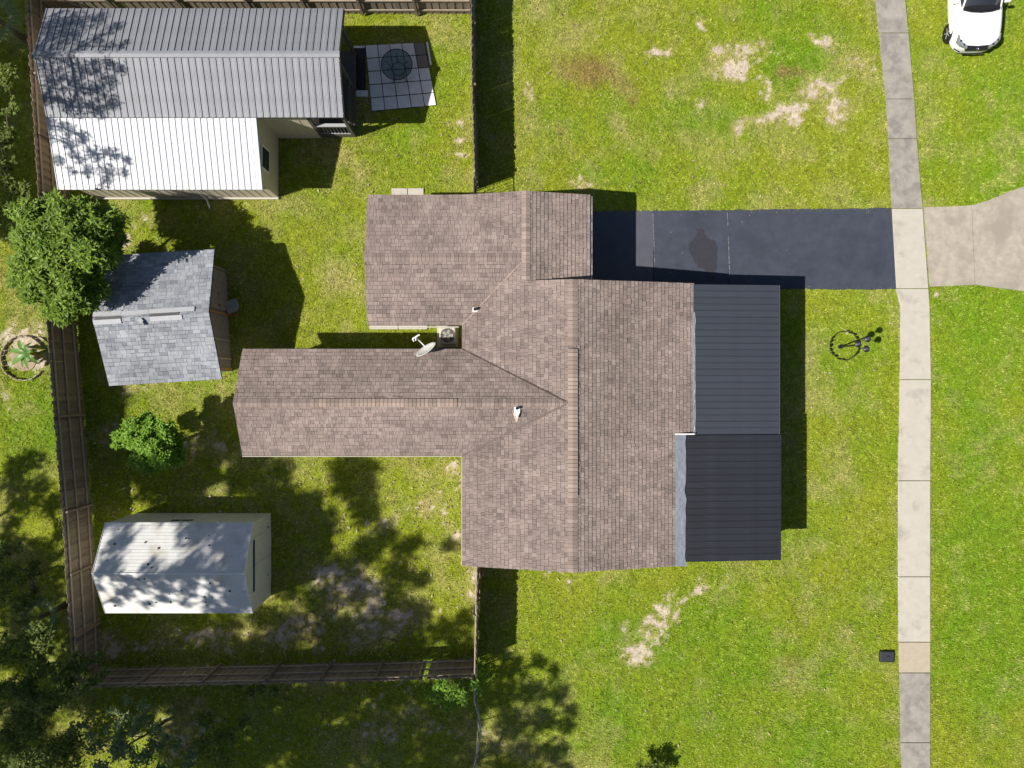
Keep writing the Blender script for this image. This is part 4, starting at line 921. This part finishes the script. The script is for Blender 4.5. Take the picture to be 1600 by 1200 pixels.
# visible: big broad tree
def vis(px, py, h, r): x, y = P(px, py, h); return (x, y, h, r * (H - h) / F)
def grid(xa, xb, ya, yb, st_, r_, keep):
    q = random.Random(int(xa + ya)); o = []
    for yy in np.arange(ya, yb + 1, st_):
        for xx in np.arange(xa, xb + 1, st_):
            if q.random() < keep: o.append((xx + q.uniform(-.35, .35) * st_, yy + q.uniform(-.35, .35) * st_, r_ * q.uniform(.75, 1.2)))
    return tuple(o)
big = [vis(60, 350, 3.6, 34), vis(105, 345, 3.7, 34), vis(150, 350, 3.3, 32), vis(60, 400, 4.0, 38), vis(110, 400, 4.3, 40), vis(150, 390, 3.6, 34), vis(55, 445, 3.6, 34), vis(100, 450, 4.0, 36), vis(140, 445, 3.5, 30), vis(95, 485, 3.2, 24), vis(40, 420, 3.2, 24), vis(175, 370, 2.9, 24), vis(170, 345, 2.6, 20), vis(120, 475, 3.0, 22), vis(80, 330, 3.1, 22), vis(128, 325, 3.1, 20)]
tree('broad_tree', 'broad dark green tree with long glossy leaves between fence, lean-to and grey shed', 'tree', (-16.0, 4.4), sub(big, 10, .46, 3), M['leafmango'], 620, .18, .14, aspect=.3, ros=5, seedv=1, flat=.7)
cit = [vis(215, 680, 2.1, 24), vis(250, 675, 2.3, 24), vis(232, 700, 2.5, 28), vis(215, 710, 2.1, 22), vis(262, 705, 2.0, 22), vis(240, 722, 1.9, 18), vis(200, 690, 1.8, 18), vis(275, 690, 1.6, 14), vis(235, 665, 1.8, 16)]
tree('citrus_tree', 'small round bright green tree standing alone in the back yard', 'tree', (-13.1, -2.3), sub(cit, 9, .46, 4), M['leafcitrus'], 1900, .105, .07, aspect=.5, ros=3, seedv=2, flat=.8)
# shade trees just outside the picture
A1 = [shade(a, c, r, 8.6 + random.uniform(-.5, .5), 3.2) for a, c, r in ((85, 35, 20), (150, 30, 15), (185, 45, 12), (215, 72, 9), (210, 110, 9), (115, 35, 20), (95, 60, 22), (125, 55, 18), (80, 90, 22), (110, 90, 20), (150, 75, 13), (170, 62, 12), (140, 105, 20), (170, 110, 16), (192, 75, 10), (195, 105, 12), (100, 125, 22), (130, 135, 20), (160, 140, 17), (185, 128, 12), (75, 150, 20), (110, 165, 22), (145, 170, 18), (175, 160, 13), )] + [shade(a, c, r, 8.6 + random.uniform(-.5, .5), 2.6) for a, c, r in ((95, 195, 16), (120, 200, 13), (85, 215, 13), (115, 222, 14), (140, 215, 14), (90, 250, 11), (120, 245, 13), (150, 240, 16), (178, 240, 13), (197, 250, 9), (130, 268, 12), (160, 268, 15), (185, 270, 9), (105, 268, 8), (150, 285, 10))]
tree('shade_tree', 'tall fine-leaved tree beyond the left edge shading the grey and white metal roofs', 'tree', (-23.4, 7.5), A1, M['leafoak'], 1150, .10, .13, 'tall trees left of the yard', seedv=3, aspect=.35, ros=2)
B1 = [shade(a, c, r, 8.5 + random.uniform(-.6, .6)) for a, c, r in grid(-8, 62, 0, 372, 30, 22, .93) + ((15, 20, 26), (45, 40, 26), (10, 75, 24), (40, 95, 28), (15, 140, 26), (55, 150, 26), (20, 190, 26), (50, 215, 26), (10, 240, 24), (40, 270, 24), (75, 200, 26), (80, 260, 28), (80, 120, 28), (70, 60, 28), (15, 300, 24), (40, 330, 22), (18, 350, 20), (95, 300, 24), (50, 365, 14), (110, 335, 20), (60, 300, 24))]
B1 += [shade(a, c, r_, 8.5, 2.0) for a, c, r_ in ((0, 0, 24), (25, 10, 24), (0, 40, 24), (28, 45, 22), (10, 75, 20))]
tree('shade_tree', 'lower leafy tree beyond the left edge shading the grass strip outside the fence', 'tree', (-27.5, 5.0), B1, M['leafoak'], 700, .17, .14, 'tall trees left of the yard', seedv=4, ros=2)
C1 = [shade(a, c, r, 11 + random.uniform(-.6, .6)) for a, c, r in grid(0, 120, 860, 1040, 40, 26, .85) + ((22, 728, 18), (50, 720, 20), (20, 755, 22), (60, 760, 18), (35, 785, 24), (80, 790, 20), (90, 835, 12), (15, 820, 14), (15, 870, 22), (55, 885, 26), (30, 920, 26), (80, 930, 20), (110, 890, 20), (20, 965, 26), (70, 980, 28), (110, 960, 26), (120, 830, 22), (115, 770, 22), (120, 1010, 30), (40, 1030, 30))]
tree('shade_tree', 'leafy tree beyond the left edge shading the lower fence and grass', 'tree', (-28.5, -9.0), C1, M['leafoak'], 620, .18, .14, 'tall trees left of the yard', seedv=5, ros=2)
D1 = [shade(a, c, r, 16.5 + random.uniform(-.8, .8)) for a, c, r in grid(138, 425, 705, 755, 30, 25, .9) + grid(135, 190, 560, 720, 38, 26, .8) + ((385, 745, 34), (440, 735, 20), (300, 745, 40), (250, 760, 40), (345, 700, 22), (180, 720, 34), (150, 650, 26), (160, 690, 26), (150, 780, 26), (130, 560, 24), (140, 600, 26), (430, 775, 34), (480, 790, 26), (540, 735, 26), (565, 765, 26), (535, 765, 18), (575, 730, 16), (570, 800, 24), (500, 820, 30), (440, 830, 22), (500, 850, 24), (140, 850, 34), (140, 920, 34), (150, 980, 36))]
tree('shade_tree', 'tall spreading tree past the lower left corner shading the yard and white shed', 'tree', (-26.5, -12), D1, M['leafoak'], 560, .21, .16, 'tall trees left of the yard', seedv=6, ros=2)
D2 = [shade(a, c, r, 16.5 + random.uniform(-.8, .8)) for a, c, r in grid(130, 420, 975, 1050, 38, 27, .78) + grid(430, 640, 985, 1060, 40, 28, .8) + ((600, 835, 22), (630, 860, 20), (575, 860, 26), (650, 845, 14), (700, 852, 13), (620, 895, 26), (655, 905, 18), (540, 890, 28), (490, 880, 32), (450, 910, 30), (560, 925, 30), (610, 940, 28), (650, 960, 24), (500, 940, 30), (690, 985, 20), (725, 965, 16), (720, 1005, 24), (580, 985, 32), (640, 1010, 30), (520, 1000, 34), (450, 980, 34), (420, 1015, 34), (350, 1020, 32), (280, 1020, 30), (220, 995, 32), (190, 970, 30), (300, 985, 16), (480, 1045, 34), (560, 1050, 34), (700, 1040, 26))]
tree('shade_tree', 'tall spreading tree past the bottom edge shading the sandy part of the yard', 'tree', (-21, -19.5), D2, M['leafoak'], 480, .21, .16, 'tall trees below the yard', seedv=7, ros=2)
F1 = [shade(a, c, r, 9.5 + random.uniform(-.8, .8), 2.2) for a, c, r in grid(0, 120, 1060, 1200, 44, 28, .6) + grid(280, 400, 1110, 1200, 44, 24, .7) + ((30, 985, 34), (80, 1000, 34), (130, 1025, 30), (40, 1050, 36), (100, 1060, 36), (150, 1090, 26), (60, 1110, 36), (120, 1120, 36), (30, 1150, 36), (90, 1170, 36), (330, 1150, 26), (350, 1190, 28), (20, 930, 26), (0, 1100, 36))]
tree('shade_tree', 'dense tree past the lower left corner darkening the undergrowth there', 'tree', (-25.0, -16.5), F1, M['leafoak'], 420, .2, .16, 'tall trees left of the yard', seedv=18, ros=2)
D3 = [shade(a, c, r, 15 + random.uniform(-.6, .6), 2.5) for a, c, r in ((178, 850, 20), (190, 885, 20), (250, 888, 18), (280, 892, 15), (300, 880, 9), (230, 912, 15), (262, 915, 16), (195, 925, 13), (345, 893, 12), (370, 905, 14), (335, 915, 12), (292, 925, 16), (245, 940, 11), (355, 938, 12), (310, 905, 11), (318, 942, 12), (215, 900, 14), (215, 948, 10), (170, 945, 9), (275, 948, 10), (340, 855, 9), (350, 830, 12), (300, 822, 10), (375, 945, 8), (225, 818, 10), (160, 915, 8))]
tree('shade_tree', 'slender tree past the lower left corner dappling the white shed roof', 'tree', (-25.5, -15.5), D3, M['leafoak'], 700, .17, .10, 'tall trees left of the yard', seedv=8, ros=2)
E1 = [shade(a, c, r, 14 + random.uniform(-.6, .6)) for a, c, r in ((775, 1015, 18), (800, 1045, 22), (840, 1035, 13), (865, 1050, 12), (785, 1085, 26), (830, 1080, 22), (870, 1085, 18), (800, 1130, 28), (845, 1125, 24), (885, 1135, 14), (820, 1175, 28), (865, 1175, 22), (785, 1200, 26), (745, 1100, 22), (880, 1215, 22), (890, 1110, 12), (770, 1170, 14), (830, 1220, 30))]
tree('shade_tree', 'tall tree below the bottom edge shading the lawn right of the yard corner', 'tree', (-11, -20.5), E1, M['leafoak'], 620, .18, .16, 'tall trees below the yard', seedv=9, ros=2)
E2 = [shade(a, c, r, 14.5 + random.uniform(-.8, .8)) for a, c, r in tuple(g_ for g_ in grid(20, 740, 1085, 1260, 44, 31, .84) if not (105 < g_[0] < 265 and g_[1] > 1105)) + ((350, 1085, 34), (500, 1085, 30), (450, 1140, 34), (520, 1180, 34), (590, 1130, 30), (650, 1085, 26), (380, 1200, 34), (270, 1160, 30), (680, 1200, 30), (250, 1080, 34), (310, 1090, 34), (370, 1110, 30), (420, 1080, 28), (470, 1110, 34), (540, 1095, 30), (600, 1085, 24), (640, 1130, 34), (700, 1110, 30), (690, 1165, 34), (560, 1150, 34), (480, 1170, 34), (400, 1170, 34), (320, 1150, 34), (620, 1190, 34), (150, 1070, 26), (60, 1080, 34), (40, 1170, 34), (740, 1190, 20), (730, 1130, 16))]
tree('shade_tree', 'tall tree below the bottom edge shading the ground beyond the lower fence', 'tree', (-17.5, -22), E2, M['leafoak'], 520, .2, .16, 'tall trees below the yard', seedv=10, ros=2)
# visible undergrowth, lower left
U1 = [vis(30, 1000, 2.6, 30), vis(70, 1010, 2.6, 30), vis(110, 1030, 2.8, 26), vis(145, 1045, 2.6, 20), vis(80, 1060, 2.9, 34), vis(30, 1060, 2.6, 34), vis(120, 1070, 2.4, 24), vis(55, 1095, 2.4, 28), vis(10, 1120, 2.2, 28), vis(85, 1095, 2.2, 18)]
tree('shrub', 'large dark shrub spilling over the lower left fence corner', 'shrub', (-16.6, -10.9), sub(U1, 5, .45, 5), M['leafdark'], 420, .13, .08, 'shrubs beyond the fence', seedv=11, ros=3, aspect=.5)
U2 = [vis(185, 1120, 2.2, 16), vis(215, 1105, 2.5, 18), vis(200, 1140, 2.6, 24), vis(240, 1135, 2.4, 18), vis(155, 1150, 2.2, 22), vis(215, 1170, 2.7, 28), vis(255, 1170, 2.4, 22), vis(170, 1185, 2.3, 28), vis(290, 1185, 2.2, 18), vis(240, 1205, 2.4, 28), vis(120, 1140, 1.9, 18)]
tree('shrub', 'pale grey-green airy shrub at the bottom left below the fence', 'shrub', (-13.6, -13.2), sub(U2, 5, .42, 6), M['leafpale'], 620, .11, .06, 'shrubs beyond the fence', seedv=12, ros=3, aspect=.5)
U8 = [vis(15, 1150, 1.9, 24), vis(50, 1140, 2.1, 24), vis(30, 1185, 2.0, 26), vis(80, 1175, 1.9, 24), vis(115, 1160, 1.7, 20), vis(110, 1195, 1.8, 22), vis(55, 1205, 1.8, 26)]
tree('shrub', 'dark green thicket filling the bottom left corner of the picture', 'shrub', (-18.5, -14.2), U8, M['leafdark'], 620, .11, .06, 'shrubs beyond the fence', seedv=19, ros=3, aspect=.5)
U9 = [vis(320, 1125, 1.3, 16), vis(350, 1150, 1.2, 18), vis(315, 1165, 1.3, 18), vis(345, 1185, 1.2, 18), vis(380, 1130, 1.0, 12)]
tree('shrub', 'low dark bush below the fence right of the pale airy shrub', 'shrub', (-11.4, -13.8), U9, M['leafdark'], 520, .10, .04, 'shrubs beyond the fence', seedv=20, ros=3, aspect=.5)
U3 = [vis(15, 860, 1.6, 22), vis(50, 890, 1.5, 20), vis(20, 910, 1.8, 26), vis(60, 930, 1.4, 16), vis(25, 950, 1.8, 26)]
tree('shrub', 'low green shrub by the left edge outside the lower fence', 'shrub', (-18.5, -7.4), sub(U3, 5, .45, 7), M['leafdark'], 420, .12, .06, 'shrubs beyond the fence', seedv=13, ros=3, aspect=.5)
U4 = [vis(688, 1072, 1.5, 12), vis(705, 1080, 1.4, 14), vis(722, 1088, 1.3, 14), vis(740, 1070, 1.5, 9), vis(700, 1100, .9, 14), vis(680, 1088, 1.0, 12), vis(748, 1078, 1.0, 8)]
tree('shrub', 'bright green climbing shrub on the outside of the fence corner by the chain link', 'shrub', (-2.6, -11.4), U4, M['leafcitrus'], 900, .08, .03, 'shrubs beyond the fence', seedv=14, ros=3, aspect=.6)
U5 = [vis(392, 1082, 1.2, 9), vis(408, 1074, 1.4, 9), vis(428, 1080, 1.2, 8), vis(372, 1072, 1.2, 7)]
tree('shrub', 'small green vine on the lower fence below the white shed', 'shrub', (-10.0, -11.5), U5, M['leafdark'], 900, .08, .03, 'shrubs beyond the fence', seedv=15, ros=3, aspect=.6)
U6 = [vis(1002, 1198, .7, 11), vis(1024, 1196, .8, 11), vis(1014, 1216, .9, 18), vis(1038, 1208, .6, 10)]
tree('shrub', 'dark shrub tip poking into view at the bottom edge of the front lawn', 'shrub', (5.2, -15.0), U6, M['leafdark'], 900, .11, .05, 'shrubs beyond the fence', seedv=16, ros=3, aspect=.4)
U7 = [vis(10, 220, 1.6, 18), vis(22, 300, 1.5, 22), vis(8, 340, 1.6, 24), vis(30, 335, 1.3, 14), vis(8, 120, 2.0, 22), vis(15, 170, 1.6, 16), vis(15, 260, 1.5, 16), vis(20, 370, 1.2, 12)]
tree('shrub', 'tall row of dark shrubbery at the left edge beside the metal roofed building', 'shrub', (-19.6, 8.4), sub(U7, 5, .45, 8), M['leafdark'], 420, .13, .06, 'shrubs beyond the fence', seedv=17, ros=3, aspect=.5)
# palms
def palm(label, x, y, h, n, L_, a0, a1, nm='palm'):
    t = empty(nm, (x, y, 0), label, 'palm'); b = MB(); b.tube([(0, 0, 0), (0, 0, h)], [.14, .09], 8); b.build('trunk', M['bark'], t)
    for i in range(n):
        az = R(a0 + (a1 - a0) * i / max(1, n - 1)) + random.uniform(-.1, .1); c, s = math.cos(az), math.sin(az); b = MB(); pl = .45 * L_
        st0 = Vector((c * pl, s * pl, h + .12)); b.tube([(0, 0, h - .05), tuple(st0)], .012, 4)
        for k in range(15):
            fa = az + (k - 7) * .17; d = Vector((math.cos(fa), math.sin(fa), 0)); sd = Vector((-d.y, d.x, 0)) * .018; ln = L_ * .6 * (1 - abs(k - 7) * .03)
            b.poly([st0, st0 + d * ln * .5 + sd + Vector((0, 0, .03)), st0 + d * ln + Vector((0, 0, -.10)), st0 + d * ln * .5 - sd + Vector((0, 0, .03))])
        b.build('frond', M['leafpale'], t)
palm('fan palm with narrow pale fronds against the lower left fence', *P(62, 965, 1.6), 1.5, 8, .85, 0, 315)
palm('fan palm in the shade at the top left corner', *P(-8, 28, 2.0), 1.9, 7, 1.0, -100, 100)
# banana plant in its ring bed
bx, by = w(38, 560)
bd = empty('planting_bed', (bx, by, 0), 'round sandy planting bed with low stone edging at the left edge', 'planting bed')
b = MB(); pts = [(.50 * math.cos(a) * (1 + .04 * math.sin(3 * a)), .50 * math.sin(a)) for a in np.linspace(0, 2 * math.pi, 33)[:-1]]; b.prism(pts, -.06, .004); b.build('soil', M['soil'], bd)
for i in range(26):
    a = 2 * math.pi * i / 26
    if i in (1, 2, 24): continue
    r = .86 + random.uniform(-.02, .02); b = MB(); b.box((0, 0, 0), (.19, .05, .15)); bevel(b.build('edging_stone', M['stone'], bd, loc=(r * math.cos(a), r * math.sin(a), .05 + random.uniform(-.02, .02)), rot=(random.uniform(-.1, .1), random.uniform(-.1, .1), a + math.pi / 2 + random.uniform(-.08, .08))), .02)
PAVED.append([(bx + .45 * math.cos(a), by + .45 * math.sin(a)) for a in np.linspace(0, 6.28, 20)])
bnx, bny = P(44, 551, .6)
bn = empty('banana_plant', (bnx, bny, 0), 'young banana plant with broad pale green leaves in the round bed', 'plant')
b = MB(); b.tube([(0, 0, 0), (0, 0, .3), (0, 0, .62)], [.07, .06, .04], 10); b.build('stem', M['leafbanana'], bn)
brown_leaf = leaf_mat('yellowing_leaf', (.30, .20, .03), (.42, .27, .04))
for (az, L_, wd, lift, m) in ((130, .62, .17, .35, 0), (75, .36, .13, .5, 0), (172, .80, .18, .15, 0), (212, .86, .22, .12, 0), (235, .62, .15, .05, 0), (258, .60, .15, .1, 0), (305, .48, .16, .2, 0), (20, .30, .12, .3, 0), (342, .46, .10, -.15, 1), (228, .40, .07, -.1, 1)):
    c, s = math.cos(R(az)), math.sin(R(az)); b = MB(); nn = 7
    for i in range(nn + 1):
        t = i / nn; r = .04 + L_ * t; z = .62 + lift * math.sin(t * 2.2) * .5 - t * t * .30; wv = wd * math.sin(math.pi * min(1, .12 + t * .88)) ** .7 / 2 + .004
        b.v += [(c * r - s * wv, s * r + c * wv, z + .03), (c * r, s * r, z), (c * r + s * wv, s * r - c * wv, z + .03)]
    for i in range(nn):
        for k in (0, 1): a0 = i * 3 + k; b.f.append((a0, a0 + 1, a0 + 4, a0 + 3))
    b.build('leaf', brown_leaf if m else M['leafbanana'], bn, smooth=True)

# ================================================================ GRASS (one object, real blades)
FOOT = [[(W_ + .35, YS + .3), (5.6, YS + .3), (5.6, 3.3), (W_ + .35, 3.3)], [(-9.25, -2.25), (-1.4, -2.25), (-1.4, .92), (-9.25, .92)], [(-4.85, 2.42), (2.5, 2.42), (2.5, 6.45), (-4.85, 6.45)],
        [(5.6, -6.2), (9.5, -6.2), (9.5, 3.4), (5.6, 3.4)], [(-16.2, 9.6), (-6.08, 9.6), (-6.08, 12.86), (-16.2, 12.86)], [(-16.2, 7.27), (-9.12, 7.27), (-9.12, 9.6), (-16.2, 9.6)], wp, [(bx0, by0), (bx1, by0), (bx1, by1), (bx0, by1)],
        [w(554, 142), w(571, 142), w(571, 76), w(554, 76)], [w(684, 540), w(714, 540), w(714, 506), w(684, 506)], [w(578, 515), w(668, 515), w(668, 500), w(578, 500)], [w(612, 325), w(662, 325), w(662, 294), w(612, 294)], [w(553, 151), w(575, 151), w(575, 141), w(553, 141)]]
NT = 190000
x = rng.uniform(-21, 21, NT); y = rng.uniform(-15.8, 15.8, NT)
sand, brown, lush, dry = lawn_fields(x, y)
dens = np.clip(1.05 - sand * 1.15 - brown * .35 - dry * .22, 0.0, 1)
yard = (x < -1.4) & (y < -3.2); dens = np.where(yard, dens * .72, dens)
keep = rng.random(NT) < dens
for pl in PAVED + FOOT: keep &= ~inpoly(x, y, pl)
ex_, ey_ = [], []
def fringe(pts, dens_, out=.02):
    for (xa, ya), (xb, yb) in zip(pts, pts[1:]):
        L2 = math.hypot(xb - xa, yb - ya); m2 = int(L2 * dens_); t = rng.random(m2); k2 = fbm(xa + (xb - xa) * t, ya + (yb - ya) * t, 2.5, 91, 3) > .44
        nx2, ny2 = -(yb - ya) / L2, (xb - xa) / L2; o2 = rng.normal(out, .028, m2)
        ex_.append((xa + (xb - xa) * t + nx2 * o2)[k2]); ey_.append((ya + (yb - ya) * t + ny2 * o2)[k2])
fringe([w(ip(LE, y_), y_) for y_ in (452, 478, 593, 751, 901, 1003, 1051, 1200)], 45, -.005)
fringe([w(ip(LE, y_), y_) for y_ in (0, 52, 155, 217, 326)], 45, -.005)
fringe([w(ip(RE, y_), y_) for y_ in (1200, 1051, 1003, 901, 751, 593, 478, 452)], 30, 0)
fringe([w(ip(RE, y_), y_) for y_ in (326, 217, 155, 52, 0)], 30, 0)
fringe([w(1393, 328), w(1150, 329), w(905, 331)][::-1], 40, 0); fringe([w(1400, 451), w(1255, 452)], 40, 0)
fringe([w(1443, 324), w(1518, 321), w(1545, 313), w(1600, 291)], 40, -.01); fringe([w(1600, 455), w(1560, 450), w(1520, 445), w(1452, 448)], 40, -.01)
x, y = x[keep], y[keep]; x = np.concatenate([x] + ex_); y = np.concatenate([y] + ey_); sand, brown, lush, dry = lawn_fields(x, y); n = len(x)
lush = np.where((x < -1.4) & (y < -2.6), lush * .6, lush); dry = np.where((x < -1.4) & (y < -9.5), np.clip(dry + .12, 0, 1), dry)
K = 5
X = np.repeat(x, K) + rng.normal(0, .038, n * K); Y = np.repeat(y, K) + rng.normal(0, .038, n * K)
a = rng.random(n * K) * 2 * math.pi; el = rng.uniform(.08, .85, n * K)
ln = rng.uniform(.07, .145, n * K) * np.repeat(.75 + .5 * fbm(x, y, .8, 55, 3), K); wd = rng.uniform(.009, .019, n * K)
z0 = (fbm(X, Y, 2.2, 8, 3) - .5) * .05 - .035
u = np.stack([np.cos(a) * np.cos(el), np.sin(a) * np.cos(el), np.sin(el)], 1); sd = np.stack([-np.sin(a), np.cos(a), np.zeros_like(a)], 1)
p = np.stack([X, Y, z0], 1)
V = np.stack([p - sd * wd[:, None], p + sd * wd[:, None], p + u * ln[:, None]], 1).reshape(-1, 3)
me = bpy.data.meshes.new('grass'); me.vertices.add(len(V)); me.vertices.foreach_set('co', V.ravel())
me.loops.add(len(V)); me.loops.foreach_set('vertex_index', np.arange(len(V))); me.polygons.add(len(V) // 3); me.polygons.foreach_set('loop_start', np.arange(0, len(V), 3))
me.update(calc_edges=True)
rep = lambda q_: np.repeat(q_, K * 3).astype(np.float32)
jit = np.repeat(rng.random(n * K), 3); tj = np.repeat(rng.random(n), K * 3)
c_lush = np.array([.245, .405, .014]); c_mid = np.array([.375, .44, .034]); c_dry = np.array([.60, .54, .19]); c_br = np.array([.42, .26, .12])
L_ = rep(lush)[:, None]; D_ = np.clip(rep(dry)[:, None] * .9 + (tj[:, None] > .84) * .40 + rep(sand)[:, None] * .5, 0, 1); B_ = rep(brown)[:, None] * .85
col = c_mid * (1 - L_) + c_lush * L_; col = col * (1 - D_) + c_dry * D_; col = col * (1 - B_) + c_br * B_
col = col * (.60 + .55 * jit + .62 * (tj - .5))[:, None]
ca = me.attributes.new('tint', 'FLOAT_COLOR', 'POINT'); ca.data.foreach_set('color', np.concatenate([col, np.ones((len(col), 1))], 1).astype(np.float32).ravel())
gm = bpy.data.materials.new('grass_blade'); gm.use_nodes = True; N = gm.node_tree.nodes; L = gm.node_tree.links; bs = N['Principled BSDF']
at = N.new('ShaderNodeAttribute'); at.attribute_name = 'tint'; L.new(at.outputs['Color'], bs.inputs['Base Color']); bs.inputs['Roughness'].default_value = .6; bs.inputs['Specular IOR Level'].default_value = .25
trn = N.new('ShaderNodeBsdfTranslucent'); L.new(at.outputs['Color'], trn.inputs[0]); mx = N.new('ShaderNodeMixShader'); mx.inputs[0].default_value = .3
L.new(bs.outputs[0], mx.inputs[1]); L.new(trn.outputs[0], mx.inputs[2]); L.new(mx.outputs[0], N['Material Output'].inputs[0])
me.materials.append(gm); tag(put('grass', me), kind='stuff')['label'] = 'short yellow-green lawn grass with bare sandy patches'

# fallen leaves and bits of dead grass lying about
NL = 2600
lx_ = np.concatenate([rng.uniform(-16, -1.5, 1500), rng.uniform(-20, 16, NL - 1500)]); ly_ = np.concatenate([rng.uniform(-14.5, -3, 1500), rng.uniform(-15, 15, NL - 1500)])
ok = np.ones(NL, bool)
for pl in PAVED + FOOT: ok &= ~inpoly(lx_, ly_, pl)
lx_, ly_ = lx_[ok], ly_[ok]; m_ = len(lx_); az_ = rng.random(m_) * 6.283; l_ = rng.uniform(.03, .075, m_)
zz_ = (fbm(lx_, ly_, 2.2, 8, 3) - .5) * .05 + .035
u_ = np.stack([np.cos(az_), np.sin(az_), rng.uniform(-.3, .3, m_)], 1) * l_[:, None]; v_ = np.stack([-np.sin(az_), np.cos(az_), rng.uniform(-.3, .3, m_)], 1) * (l_ * .4)[:, None]
c_ = np.stack([lx_, ly_, zz_], 1); V = np.stack([c_ - u_, c_ + v_, c_ + u_, c_ - v_], 1).reshape(-1, 3)
me = bpy.data.meshes.new('fallen_leaves'); me.from_pydata([tuple(p) for p in V], [], [(4 * i, 4 * i + 1, 4 * i + 2, 4 * i + 3) for i in range(m_)]); me.materials.append(leaf_mat('dead_leaf', (.14, .09, .05), (.55, .47, .33), .8, .1))
tag(put('fallen_leaves', me), kind='stuff')['label'] = 'dry fallen leaves scattered over the lawn and yard'
